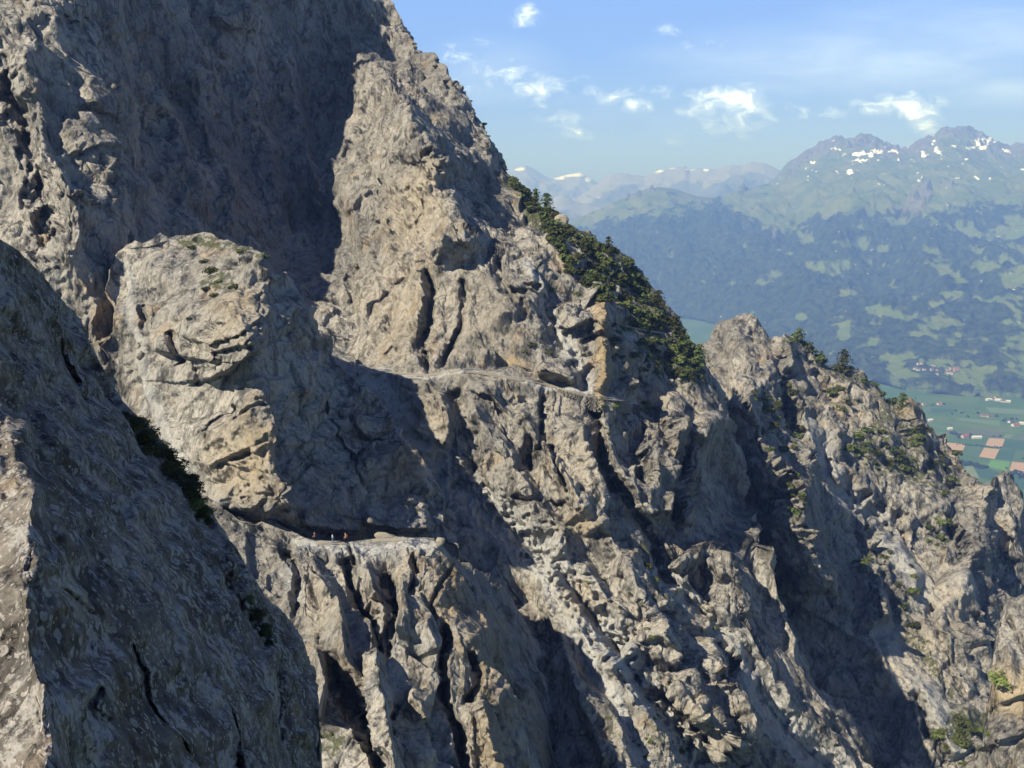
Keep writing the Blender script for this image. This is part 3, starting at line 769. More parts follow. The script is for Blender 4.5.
def land_material(name, kind):
    m = NT(name)
    tc = m.n('ShaderNodeTexCoord').outputs['Object']
    n1 = m.noise(tc, 0.004, 5, 0.6)
    n2 = m.ramp(m.noise(tc, 0.022, 5, 0.75), 0.32, 0.68)
    if kind == 'floor':
        c = m.mix(m.ramp(n1, 0.4, 0.6), (0.052, 0.105, 0.028), (0.085, 0.132, 0.036))
        c = m.mix(m.math('MULTIPLY', m.ramp(n2, 0.45, 0.7), 0.35), c, (0.05, 0.085, 0.03))
    elif kind == 'mountain':
        alp = m.mix(m.ramp(n1, 0.38, 0.62), (0.075, 0.105, 0.03), (0.125, 0.145, 0.055))
        mead = m.mix(n2, (0.07, 0.11, 0.03), (0.11, 0.135, 0.045))
        mead = m.mix(m.math('MULTIPLY', m.ramp(m.noise(tc, 0.006, 3), 0.55, 0.68), 0.7), mead, (0.12, 0.115, 0.06))
        woods = m.mix(n2, (0.003, 0.007, 0.004), (0.042, 0.058, 0.024))
        stone = m.mix(n2, (0.085, 0.086, 0.075), (0.15, 0.15, 0.13))
        edge = m.math('MULTIPLY', m.math('SUBTRACT', m.noise(tc, 0.016, 6, 0.82), 0.5), 3.0)
        crisp = lambda a: m.ramp(m.math('ADD', m.attr(a), edge), 0.42, 0.58)
        c = m.mix(m.attr('meadow'), alp, mead)
        c = m.mix(crisp('woods'), c, woods)
        c = m.mix(m.attr('stone'), c, stone)
        c = m.mix(crisp('snow'), c, (0.86, 0.87, 0.90))
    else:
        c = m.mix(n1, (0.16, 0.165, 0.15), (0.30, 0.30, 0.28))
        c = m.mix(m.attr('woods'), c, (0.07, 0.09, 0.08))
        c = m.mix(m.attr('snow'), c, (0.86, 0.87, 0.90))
    m.l(c, m.b.inputs['Base Color'])
    m.b.inputs['Roughness'].default_value = 0.95
    m.b.inputs['Specular IOR Level'].default_value = 0.1
    return m.m


def uv_of(px, py):
    p = world(px, py, 1.0)
    return p[..., 0] / p[..., 1], p[..., 2] / p[..., 1]


def project(P):
    fw = P[..., 1] * CP - P[..., 2] * SP
    up = P[..., 1] * SP + P[..., 2] * CP
    return 512 + FPX * P[..., 0] / fw, 384 - FPX * up / fw


FL = land_material('valley_meadow', 'floor')
g = np.linspace(-1, 1, 41)
gx, gy = np.meshgrid(g * 36000, g * 36000, indexing='ij')
grid_mesh('valley_floor', np.stack([gx, gy, np.full(gx.shape, FLOOR)], -1), FL)


def blobs(px, py, lst, nz, soft=0.35, nzw=0.55):
    a = np.full(px.shape, -1.0)
    for (cx, cy, rx, ry) in lst:
        a = np.maximum(a, 1 - np.hypot((px - cx) / rx, (py - cy) / ry))
    return smooth(a + nzw * nz, 0.0, soft)


CREST = [(380, 285), (480, 258), (530, 236), (560, 224), (585, 215), (606, 206), (630, 195), (645, 190), (658, 187), (675, 189), (695, 196), (715, 198), (740, 190), (755, 187), (772, 182), (779, 172), (790, 162),
         (800, 157), (812, 150), (826, 141), (840, 139), (860, 138), (876, 138), (879, 143), (888, 147), (898, 148), (900, 152), (910, 149), (922, 142), (935, 136), (943, 130), (954, 128), (968, 129), (980, 135), (990, 141), (1000, 145),
         (1010, 148), (1024, 146), (1060, 140), (1120, 150), (1250, 160)]
FOOT = [(380, 7500), (560, 7000), (700, 6400), (800, 5200), (860, 4350), (940, 4000), (1024, 3900), (1250, 3800)]
CRESTD = [(380, 8500), (600, 9000), (740, 9600), (790, 10600), (960, 10600), (1250, 10400)]
st = 1.15 * Q
cpx = np.arange(400, 1240, st)
cpy = interp_line(cpx, CREST)
cpy = cpy + 0.8 * np.array(fbm(np.stack([cpx / 9, cpx * 0, cpx * 0], -1), 3, 5))
cu_, cv_ = uv_of(cpx, cpy)
Y0 = interp_line(cpx, FOOT)
Y1 = interp_line(cpx, CRESTD)
nr = int(470 / Q)
tt = np.linspace(0, 1, nr) ** 1.1
tt = np.concatenate([[-0.03], tt])
YY = Y0[:, None] + (Y1 - Y0)[:, None] * tt[None, :]
TT = np.repeat(tt[None, :], len(cpx), 0)
gshape = 0.55 * np.clip(TT, 0, 1) ** 1.9 + 0.45 * np.clip(TT, 0, 1) ** 1.05
kk = np.exp(-0.5 * (np.arange(-60, 61) / 22.0) ** 2)
zc0 = cv_ * Y1
zcs = np.convolve(np.pad(zc0, 60, mode='edge'), kk / kk.sum(), mode='valid')      # below the crest the slope follows a smoothed crest
zmix = zcs[:, None] + (zc0 - zcs)[:, None] * np.clip((TT - 0.72) / 0.28, 0, 1) ** 2
ZZ = FLOOR - 3 + (zmix - FLOOR + 3) * gshape
XX = cu_[:, None] * YY
q = np.stack([XX / 1500, YY / 2600, XX * 0], -1)
env = np.clip(TT * 5, 0, 1) * np.clip((1 - TT) * 2.6, 0, 1)
ZZ = ZZ + env * (210 * ridged(q, 6, 91, 0.6) + 30 * fbm(q * 6, 3, 12))
P = np.stack([XX, YY, ZZ], -1)
lpx, lpy = project(P)
nz = fbm(np.stack([XX / 210, YY / 420, XX * 0], -1), 4, 33, 0.65)
nzf = fbm(np.stack([XX / 70, YY / 130, XX * 0], -1), 4, 35, 0.7)
TREELINE = [(400, 250), (480, 240), (560, 228), (590, 226), (610, 217), (640, 216), (680, 209), (720, 202), (742, 214), (770, 224), (800, 224), (850, 212), (880, 216), (900, 212), (930, 216), (960, 206), (1000, 200), (1024, 198), (1240, 190)]
MEADOWS = [(826, 268, 30, 9), (845, 263, 20, 7), (908, 263, 13, 5), (777, 275, 11, 6), (893, 286, 14, 6), (850, 294, 10, 4), (912, 302, 9, 6), (934, 306, 10, 7), (843, 328, 11, 15), (888, 312, 24, 8), (905, 318, 14, 6), (870, 308, 12, 5),
           (985, 266, 22, 8), (1010, 282, 20, 14), (960, 324, 15, 5), (986, 341, 9, 5), (950, 346, 10, 4), (907, 357, 18, 6), (895, 365, 14, 9), (910, 375, 22, 9), (800, 318, 10, 5), (875, 341, 8, 6), (760, 283, 7, 3), (972, 374, 20, 8), (1010, 372, 12, 6), (940, 362, 16, 4),
           (870, 345, 10, 5), (920, 336, 14, 4), (993, 300, 14, 6), (1020, 250, 14, 8), (960, 282, 10, 4),
           (848, 245, 20, 8), (883, 250, 9, 5), (938, 252, 15, 5), (1000, 236, 26, 9), (803, 236, 14, 9), (860, 227, 9, 6), (780, 228, 12, 6), (1015, 222, 14, 8), (745, 246, 6, 8), (790, 255, 6, 3), (704, 283, 5, 2), (732, 284, 5, 3),
           (930, 390, 50, 8), (1000, 396, 30, 5), (880, 392, 20, 6), (760, 210, 22, 9), (905, 222, 10, 5)]
tl = np.interp(lpx, [a for a, b in TREELINE], [b for a, b in TREELINE])
below = smooth(lpy - tl + 16 * nz + 10 * nzf, -9, 10)
mead = blobs(lpx, lpy, MEADOWS, nz + 0.5 * nzf, 0.75, 1.1)
extra = smooth(nz + 0.35 * nzf + 0.0032 * np.clip(lpx - 840, 0, 160) + 0.0022 * np.clip(lpy - 300, 0, 90) - 0.46, 0, 0.4)
mead = np.maximum(mead, extra) * below
woods = below * (1 - mead)
woods = np.maximum(woods, (1 - below) * smooth(nzf + 0.6 * nz - 0.36 - (tl - lpy) * 0.010, 0, 0.12) * 0.85)
CLUMPS = [(955, 391, 30, 6), (1005, 384, 22, 12), (860, 375, 26, 16), (985, 358, 14, 5), (925, 350, 22, 7), (1000, 332, 24, 7), (990, 320, 26, 5)]
woods = np.maximum(woods, blobs(lpx, lpy, CLUMPS, nz))
top = np.interp(lpx, cpx, cpy)
stone = smooth(15 - (lpy - top) + 14 * nz + 8 * nzf, 0, 10) * smooth(lpx, 772, 800)
stone = np.maximum(stone, blobs(lpx, lpy, [(918, 203, 9, 17), (910, 208, 10, 10), (925, 192, 8, 10), (944, 186, 12, 3), (635, 196, 9, 3), (651, 191, 4, 2), (775, 237, 3, 5), (742, 191, 4, 2)], nzf))
SNOW = [(855, 154, 9, 2.2), (863, 160, 6, 1.6), (876, 153, 4, 1.8), (890, 146, 5, 1.4), (812, 163, 4, 1.4), (870, 156, 4, 1.2), (893, 155, 3, 1.2), (974, 147, 4, 2.4), (983, 149, 5, 1.3), (985, 142, 5, 1.3), (1006, 154, 5, 1.3), (933, 145, 2, 1.5), (937, 151, 2, 1.5),
        (925, 156, 2, 1), (954, 147, 2, 1.5), (967, 159, 1.6, 1), (850, 171, 2, 3), (836, 151, 3, 1), (988, 145, 4, 1.1), (905, 150, 2, 1)]
snow = blobs(lpx, lpy, [(a, b_, c_ * 1.15, d_ * 1.0) for a, b_, c_, d_ in SNOW], nzf, 0.5, 2.2) * (lpy < 185)
N_ = np.array([0, 0, 1.0])
P[..., 2] += woods * (14 + 11 * nzf + 26 * perlin(np.stack([XX / 38, YY / 48, XX * 0], -1), 8))
P[..., 2] += stone * (60 * ridged(np.stack([XX / 190, YY / 190, ZZ / 150], -1), 4, 61))
MT = land_material('alpine_slope', 'mountain')
# the far side of the crest
back = P[:, -1:] + np.array([0, 900.0, -700.0])
P = np.concatenate([P, back], 1)
att = {k: np.concatenate([v, v[:, -1:]], 1) for k, v in dict(meadow=mead, woods=woods, stone=stone, snow=snow).items()}
grid_mesh('mountain', P, MT, att)


def far_range(name, crest, dist, depth, seed, snow_list, woods_amt=0.6, amp=0.05):
    px = np.arange(crest[0][0], crest[-1][0], 1.3 * Q)
    py = interp_line(px, crest) + 1.0 * np.array(fbm(np.stack([px / 8, px * 0, px * 0], -1), 4, seed))
    u, v = uv_of(px, py)
    t = np.linspace(0, 1, int(110 / Q))
    Y = dist - depth * (1 - t)[None, :] + 0 * px[:, None]
    zc = (v * dist)[:, None]
    z0 = zc[:, 0]
    zs = np.convolve(np.pad(z0, 40, mode='edge'), np.ones(81) / 81, mode='valid')
    zc = zs[:, None] + (z0 - zs)[:, None] * (np.clip((t - 0.7) / 0.3, 0, 1) ** 1.5)[None, :]
    Z = zc - (zc - FLOOR + 5) * (1 - t)[None, :] ** 0.85
    X = u[:, None] * Y
    e = np.clip((1 - t) * 4, 0, 1)[None, :]
    Z = Z + e * amp * depth * ridged(np.stack([X / (depth * 0.35), Y / (depth * 0.5), X * 0], -1), 5, seed, 0.55)
    P = np.stack([X, Y, Z], -1)
    a, b = project(P)
    n2 = fbm(np.stack([X / 400, Y / 700, X * 0], -1), 4, seed + 3, 0.6)
    w = smooth(b - interp_line(a, crest) - 10 + 14 * n2, 0, 8) * woods_amt
    s = blobs(a, b, snow_list, 0.8 * n2, 0.25)
    P = np.concatenate([P, P[:, -1:] + np.array([0, depth * 0.5, -depth * 0.3])], 1)
    c = lambda k: np.concatenate([k, k[:, -1:]], 1)
    grid_mesh(name, P, FAR, dict(woods=c(w), snow=c(s)))


FAR = land_material('distant_slope', 'far')
far_range('mountain', [(440, 275), (500, 250), (530, 222), (548, 203), (556, 196), (563, 195), (575, 201), (590, 205), (604, 208), (625, 216), (680, 240), (720, 260)], 12500, 4200, 141, [(576, 213, 0.1, 0.1)], 0.9, 0.04)
far_range('mountain_range', [(430, 215), (500, 212), (560, 206), (580, 196), (592, 188), (602, 180), (610, 174), (622, 173), (634, 175), (646, 176), (660, 170), (672, 168), (685, 166), (690, 170), (700, 168), (715, 169), (730, 165), (742, 165), (752, 162), (764, 163), (772, 166), (782, 172), (800, 178), (860, 186), (960, 190)],
          15000, 4500, 171, [(658, 171, 6, 1.6), (640, 174, 2, 1.2), (690, 169, 5, 1.2), (706, 170, 3, 1.3), (652, 172, 3, 1), (672, 168, 3, 1)], 0.75, 0.05)
far_range('mountain_range', [(430, 185), (480, 180), (505, 172), (518, 168), (526, 165), (533, 168), (545, 176), (552, 179), (562, 176), (570, 174), (580, 172), (588, 177), (597, 182), (610, 186), (660, 190), (800, 196)],
          19000, 5000, 191, [(519, 169, 6, 2.2), (571, 175, 14, 2.4), (582, 174, 4, 2), (560, 178, 6, 2), (588, 179, 3, 2.5)], 0.3, 0.05)

# the air between
HZ = bpy.data.materials.new('valley_haze')
HZ.use_nodes = True
ht = HZ.node_tree
ht.nodes.clear()
hv = ht.nodes.new('ShaderNodeVolumePrincipled')
hv.inputs['Color'].default_value = (0.22, 0.405, 1.0, 1)
hv.inputs['Absorption Color'].default_value = (0.60, 0.67, 1, 1)
hv.inputs['Density'].default_value = 1.45e-4
ho = ht.nodes.new('ShaderNodeOutputMaterial')
ht.links.new(hv.outputs[0], ho.inputs['Volume'])
hb = bmesh.new()
bmesh.ops.create_cube(hb, size=1.0)
for v in hb.verts:
    v.co = Vector((v.co.x * 74000, v.co.y * 74000, FLOOR - 12 if v.co.z < 0 else 1060))
me = bpy.data.meshes.new('haze')
hb.to_mesh(me)
hb.free()
me.materials.append(HZ)
hz = bpy.data.objects.new('haze', me)
COL.objects.link(hz)
hz['kind'] = 'stuff'

# ------------------------------------------------------------------ things: helpers
def mesh_obj(name, verts, faces, mat, parent=None, smooth_shade=False, mats=None, midx=None):
    me = bpy.data.meshes.new(name)
    me.from_pydata([tuple(v) for v in verts], [], faces)
    for m_ in (mats or [mat]):
        me.materials.append(m_)
    if midx is not None:
        me.polygons.foreach_set('material_index', midx)
    if smooth_shade:
        me.polygons.foreach_set('use_smooth', [True] * len(me.polygons))
    me.update()
    o = bpy.data.objects.new(name, me)
    COL.objects.link(o)
    if parent:
        o.parent = parent
    return o


def tag(o, label, cat, group=None):
    o['label'] = label
    o['category'] = cat
    if group:
        o['group'] = group
    elif 'group' in o.keys():
        del o['group']
    return o


def empty(name, loc, rz=0.0):
    o = bpy.data.objects.new(name, None)
    COL.objects.link(o)
    o.location = loc
    o.rotation_euler = (0, 0, rz)
    o.empty_display_size = 0.3
    return o


def dup(src, loc, rz, sc, name=None):
    c = src.copy()
    COL.objects.link(c)
    c.location = loc
    c.rotation_euler = (0, 0, rz)
    c.scale = sc if isinstance(sc, tuple) else (sc, sc, sc)
    for ch in src.children:
        d = ch.copy()
        COL.objects.link(d)
        d.parent = c
        d.matrix_parent_inverse = ch.matrix_parent_inverse
    return c


def foliage(name, a, b, trans=0.0):
    m = NT(name)
    gi = m.n('ShaderNodeObjectInfo')
    tc = m.n('ShaderNodeTexCoord').outputs['Object']
    nz = m.ramp(m.noise(tc, 1.3, 3, 0.6), 0.3, 0.7)
    c = m.mix(nz, a, b)
    hs = m.n('ShaderNodeHueSaturation')
    m.l(c, hs.inputs['Color'])
    m.l(m.math('ADD', m.math('MULTIPLY', gi.outputs['Random'], 1.1), 0.5), hs.inputs['Value'])
    m.l(m.math('ADD', m.math('MULTIPLY', gi.outputs['Random'], 0.05), 0.47), hs.inputs['Hue'])
    m.l(hs.outputs[0], m.b.inputs['Base Color'])
    m.b.inputs['Roughness'].default_value = 0.85
    m.b.inputs['Specular IOR Level'].default_value = 0.15
    return m.m


PINE_M = foliage('pine_needles', (0.026, 0.036, 0.012), (0.075, 0.088, 0.028))
BUSH_M = foliage('bush_leaves', (0.038, 0.050, 0.014), (0.105, 0.118, 0.038))
LIME_M = foliage('bright_leaves', (0.055, 0.075, 0.018), (0.13, 0.15, 0.045))
VALLEY_M = foliage('valley_tree_leaves', (0.012, 0.022, 0.010), (0.03, 0.045, 0.018))
BARK = plain('bark', (0.09, 0.07, 0.055), 0.9, 0.4, 6)


def leaf_cloud(r, lobes, n, size, squash=0.8, base=0.0):
    """many small leaf faces scattered on uneven lobes; returns verts, faces"""
    V, Fc = [], []
    L = []
    for k in range(lobes):
        a = r.random() * 6.283
        d = 0.62 * math.sqrt(r.random())
        rad = r.uniform(0.26, 0.5)
        L.append((math.cos(a) * d, math.sin(a) * d, base + rad * 0.5 + (1 - d) * r.uniform(0.15, 0.75), rad))
    for k in range(n):
        x, y, z, rad = L[k % lobes]
        dv = Vector((r.gauss(0, 1), r.gauss(0, 1), r.gauss(0, 1))).normalized()
        q = rad * (r.random() ** 0.35)
        p = Vector((x, y, z * squash)) + Vector((dv.x, dv.y, dv.z * squash)) * q
        p.z = max(p.z, 0.02)
        nrm = (dv + Vector((r.uniform(-.7, .7), r.uniform(-.7, .7), r.uniform(-.2, .9)))).normalized()
        t = nrm.orthogonal().normalized()
        t = Matrix.Rotation(r.random() * 6.283, 3, nrm) @ t
        bt = nrm.cross(t)
        s = size * r.uniform(0.6, 1.3)
        i = len(V)
        V += [p - t * s, p - bt * s * 0.5, p + t * s, p + bt * s * 0.5 + nrm * s * 0.25]
        Fc.append((i, i + 1, i + 2, i + 3))
    return V, Fc


def stem_geo(r, h, rad, branches=3, spread=0.5):
    V, Fc = [], []

    def tube(pts, r0, r1):
        base = len(V)
        for k, p in enumerate(pts):
            rr = r0 + (r1 - r0) * k / (len(pts) - 1)
            for j in range(5):
                a = j * 6.283 / 5
                V.append(Vector(p) + Vector((math.cos(a) * rr, math.sin(a) * rr, 0)))
        for k in range(len(pts) - 1):
            for j in range(5):
                Fc.append((base + k * 5 + j, base + k * 5 + (j + 1) % 5, base + (k + 1) * 5 + (j + 1) % 5, base + (k + 1) * 5 + j))
    w = r.uniform(-.06, .06) * h
    tube([(0, 0, -0.25 * h), (w, 0, 0.4 * h), (w * 0.4, w, 0.8 * h)], rad, rad * 0.35)
    for k in range(branches):
        a = r.random() * 6.283
        z = h * r.uniform(0.25, 0.6)
        tube([(w * .8, 0, z), (math.cos(a) * spread * .5, math.sin(a) * spread * .5, z + h * .14), (math.cos(a) * spread, math.sin(a) * spread, z + h * .2)], rad * 0.5, rad * 0.12)
    return V, Fc


def make_shrub(name, r, mat, lobes, n, size, squash, parts=True, stem_h=0.5):
    """a unit-size shrub (about 1 m radius): crown and stem under one Empty, or one mesh when seen tiny"""
    V, Fc = leaf_cloud(r, lobes, n, size, squash)
    SV, SF = stem_geo(r, stem_h, 0.06)
    if parts:
        o = empty(name, (0, 0, -3000))
        mesh_obj('crown', V, Fc, mat, o)
        mesh_obj('stem', SV, SF, BARK, o)
        return o
    k = len(V)
    o = mesh_obj(name, V + SV, Fc + [tuple(i + k for i in f) for f in SF], mat, None, mats=[mat, BARK], midx=[0] * len(Fc) + [1] * len(SF))
    return o


def make_pine(name, r, mat, tiers=7, n=420, size=0.13, width=0.36):
    """unit-height mountain pine: tapered trunk, uneven whorls of boughs"""
    V, Fc = [], []
    for k in range(n):
        u = r.random() ** 0.8
        tier = int(u * tiers)
        z = 0.16 + 0.84 * (tier + r.uniform(0, 0.75)) / tiers
        w = width * (1.04 - z) ** 0.55 * (0.65 + 0.5 * math.sin(tier * 2.4 + 1.3 * int(r.random() * 5)))
        a = r.random() * 6.283
        a = round(a / 0.9 + tier * 0.37) * 0.9 + r.gauss(0, 0.34)
        q = max(0.02, w) * (r.random() ** 0.5)
        p = Vector((math.cos(a) * q, math.sin(a) * q, min(z, 1.0) - 0.16 * q))
        nrm = Vector((math.cos(a) * .5 + r.uniform(-.6, .6), math.sin(a) * .5 + r.uniform(-.6, .6), 0.8)).normalized()
        t = Matrix.Rotation(r.random() * 6.283, 3, nrm) @ nrm.orthogonal().normalized()
        bt = nrm.cross(t)
        s = size * r.uniform(0.3, 0.62)
        i = len(V)
        V += [p - t * s, p - bt * s * .5, p + t * s, p + bt * s * .5]
        Fc.append((i, i + 1, i + 2, i + 3))
    o = empty(name, (0, 0, -3000))
    mesh_obj('crown', V, Fc, mat, o)
    SV, SF = stem_geo(r, 1.0, 0.028, 5, 0.2)
    mesh_obj('trunk', SV, SF, BARK, o)
    return o


R = random.Random(11)
PROTO = {}


def get_proto(key, build):
    if key not in PROTO:
        PROTO[key] = build()
    return PROTO[key]


USED = set()


def place(key_name, proto_list, px, py, diam, sheet_name, label, cat, group=None, squat=1.0, sink=0.12, unit='width'):
    hit = pick(sheet_name, px, py)
    if hit is None:
        return None
    p, n = hit
    dep = p[1] * CP - p[2] * SP
    size = diam * dep / FPX
    src = R.choice(proto_list)
    sc = size * (0.62 if unit == 'width' else 1.0)
    scl = (sc * R.uniform(.85, 1.15), sc * R.uniform(.85, 1.15), sc * squat * R.uniform(.8, 1.2))
    loc = (p[0], p[1], p[2] - sink * sc)
    if src.name not in USED:
        USED.add(src.name)
        o = src
        o.location = loc
        o.rotation_euler = (0, 0, R.random() * 6.283)
        o.scale = scl
    else:
        o = dup(src, loc, R.random() * 6.283, scl)
    tag(o, label, cat, group)
    return o


PINES_LOW = [make_shrub('dwarf_pine', random.Random(100 + k), PINE_M, 7 + k, 300, 0.17, 0.85) for k in range(4)]
BUSHES = [make_shrub('bush', random.Random(200 + k), BUSH_M, 6 + k, 260, 0.16, 0.75) for k in range(4)]
TUFTS = [make_shrub('small_bush', random.Random(300 + k), BUSH_M, 4 + k, 90, 0.24, 0.6, parts=False, stem_h=0.3) for k in range(3)]
LIMES = [make_shrub('leafy_bush', random.Random(400 + k), LIME_M, 7, 320, 0.15, 0.8) for k in range(2)]
PINES = [make_pine('mountain_pine', random.Random(500 + k), PINE_M, 4 + k % 3, 520, 0.15, 0.50 + 0.04 * k) for k in range(4)]


def ell(n, cx, cy, rx, ry):
    out = []
    for k in range(n):
        a = R.random() * 6.283
        d = math.sqrt(R.random())
        out.append((cx + rx * d * math.cos(a), cy + ry * d * math.sin(a)))
    return out


# the thicket along the skyline of the big cliff
n_th = 0
while n_th < 300:
    x = R.uniform(512, 690)
    w = float(np.interp(x, [512, 540, 560, 600, 640, 665, 680, 690], [8, 20, 40, 56, 60, 60, 28, 12]))
    y = interp_line(x, SKY_WALL) + w * R.random() ** 1.2 + 3
    if fbm(np.array([[x / 26, y / 22, 3.3]]), 2, 5)[0] < -0.34:
        continue
    if R.random() < 0.15:
        place('t', TUFTS, x, y, R.uniform(5, 9), 'cliff', 'tiny bush in the thicket along the skyline of the big cliff', 'bush', 'tiny bushes in the skyline thicket', 0.9)
        n_th += 1
        continue
    low = R.random() < 0.53
    place('t', PINES_LOW if low else BUSHES, x, y, R.uniform(10, 19) * (1.0 if x > 540 else 0.6), 'cliff',
          'dark dwarf pine in the thicket along the skyline of the big cliff' if low else 'green bush in the thicket along the skyline of the big cliff',
          'dwarf pine' if low else 'bush', 'dwarf pines in the skyline thicket' if low else 'bushes in the skyline thicket', 0.95)
    n_th += 1
for x in (404, 413, 424, 436, 447, 453, 462, 470, 477, 484, 490, 497, 503, 507, 511):
    place('t', TUFTS, x, interp_line(x, SKY_WALL) + 3, R.uniform(4, 7), 'cliff', 'tiny bush on the shaded upper skyline of the big cliff', 'bush', 'tiny bushes on the upper skyline', 1.0)
for (x, y, h, lab) in [(547, 214, 22, 'lone open-crowned pine standing out on the skyline left of the thicket'), (536, 203, 14, 'small dark pine on the skyline just above the lone open-crowned pine'),
                       (608, 250, 15, 'small pine on the skyline in the middle of the thicket'), (645, 290, 17, 'pointed pine on the skyline near the lower end of the thicket'),
                       (658, 309, 19, 'leaning dark pine where the skyline thicket overhangs the valley'), (676, 334, 18, 'dark pine at the lower end of the thicket beside the far trail'),
                       (698, 368, 28, 'slender pointed pine standing in the notch between cliff and spur'), (686, 356, 20, 'broad dark pine left of the slender pine in the notch')]:
    place('p', PINES, x, y, h, 'cliff', lab, 'pine', None, 1.0, 0.05, 'height')
for (x, y) in ell(30, 662, 356, 34, 20) + ell(10, 690, 372, 10, 16):
    place('t', PINES_LOW, x, y, R.uniform(9, 15), 'cliff', 'dwarf pine on the grassy slope below the far trail', 'dwarf pine', 'dwarf pines below the far trail', 0.85)
for (x, y) in ell(9, 620, 340, 12, 26) + ell(5, 605, 405, 26, 6) + ell(4, 640, 405, 10, 8) + [(525, 352), (548, 352), (532, 345), (551, 290), (575, 295)]:
    place('t', BUSHES, x, y, R.uniform(6, 11), 'cliff', 'small green bush on the ledges near the ochre streak', 'bush', 'bushes near the ochre streak', 0.9)
for (x, y, d, lab) in [(677, 592, 13, 'round dark bush on the rim of the second scree gully'), (645, 566, 12, 'uppermost bush on the grassy rim above the round dark bush'), (655, 580, 11, 'flat bush just above the round dark bush'),
                       (714, 628, 9, 'small bush halfway down the second scree gully'), (680, 752, 14, 'yellowish bush at the bottom of the picture between the scree gullies'), (650, 742, 8, 'low bush beside the yellowish bush at the bottom'),
                       (610, 496, 7, 'tiny bush beside the long black crack'), (650, 478, 6, 'tiny bush on the rib right of the long black crack')]:
    place('t', BUSHES, x, y, d, 'cliff', lab, 'bush', None, 0.85)
for (x, y) in ell(16, 600, 620, 70, 70) + ell(8, 640, 735, 40, 26) + ell(8, 500, 440, 60, 60) + ell(8, 620, 455, 20, 40):
    place('t', TUFTS, x, y, R.uniform(4, 7), 'cliff', 'tiny bush rooted in a crack of the sunlit cliff', 'bush', 'tiny bushes in the cliff cracks', 0.8)
for (x, y) in [(66, 16), (76, 22), (86, 18)]:
    place('t', BUSHES, x, y, 8, 'cliff', 'small bush high on the left rib near the top edge', 'bush', 'bushes high on the left rib', 0.8)
for (x, y) in [(198, 254), (205, 262), (212, 272), (220, 282), (208, 290), (230, 262), (240, 252), (252, 256), (262, 258), (216, 296), (192, 248), (235, 288)]:
    place('t', BUSHES, x, y, R.uniform(9, 16), 'rock_prow', 'small bush on the sunlit top of the rock prow', 'bush', 'bushes on top of the rock prow', 0.7)

# the spur
SPUR_SPOTS = [(34, 782, 425, 22, 42, 'on the shaded left side of the spur'), (10, 846, 398, 16, 14, 'on the upper slope of the spur'), (24, 868, 445, 24, 20, 'in the bushy middle of the spur'), (18, 897, 464, 24, 18, 'in the bushy middle of the spur'),
              (16, 944, 470, 18, 24, 'below the stacked rock head of the spur'), (12, 938, 530, 16, 20, 'in the pocket beside the pinnacle of the spur'), (14, 788, 505, 18, 32, 'on the lower left rib of the spur'), (8, 864, 552, 10, 24, 'on the rib above the pale scree of the spur'),
              (7, 760, 402, 12, 14, 'under the grey tower of the spur'), (8, 917, 432, 12, 12, 'below the stacked rock head of the spur'), (8, 900, 590, 30, 40, 'on the rib above the pale scree of the spur')]
for (n, cx, cy, rx, ry, where) in SPUR_SPOTS:
    for (x, y) in ell(int(n * 1.7), cx, cy, rx, ry):
        kind = R.choice(('pine', 'bush', 'small'))
        name_, lst, cat_ = {'pine': ('dwarf pine ', PINES_LOW, 'dwarf pine'), 'bush': ('green bush ', BUSHES, 'bush'), 'small': ('tiny bush ', TUFTS, 'bush')}[kind]
        place('t', lst, x, y, R.uniform(6, 15) if kind != 'small' else R.uniform(4, 8), 'rocky_spur', name_ + where, cat_, {'pine': 'dwarf pines ', 'bush': 'bushes ', 'small': 'tiny bushes '}[kind] + where, 0.85)
for x in [791, 797, 803, 808, 812, 818, 824, 838, 843, 849, 854, 859, 864, 869, 875, 882, 889, 896]:
    place('t', PINES_LOW, x, interp_line(x, SKY_SPUR) + 3, R.uniform(10, 18), 'rocky_spur', 'dark dwarf pine along the skyline of the spur', 'dwarf pine', 'dwarf pines on the spur skyline', 0.9)
for (x, y, h, lab) in [(799, 342, 18, 'bushy pine at the highest point of the spur skyline'), (843, 371, 24, 'tall round-topped pine halfway down the spur skyline'), (902, 410, 16, 'pointed young pine behind the stacked rock head'),
                       (822, 360, 14, 'small pine between the two taller pines on the spur')]:
    place('p', PINES, x, y, h, 'rocky_spur', lab, 'pine', None, 1.0, 0.05, 'height')
for (x, y) in ell(26, 962, 736, 26, 16):
    place('t', LIMES if R.random() < .5 else BUSHES, x, y, R.uniform(9, 17), 'rocky_spur', 'bush in the green patch left of the rounded knob', 'bush', 'bushes left of the rounded knob', 0.7)
place('t', LIMES, 1003, 682, 24, 'rock_knob', 'bright leafy bush growing on the rounded rock knob', 'bush', None, 0.9)
for (x, y) in [(965, 765), (990, 735)]:
    place('t', LIMES, x, y, 11, 'rock_knob', 'small leafy bush at the foot of the rounded knob', 'bush', 'small bushes at the foot of the knob', 0.8)

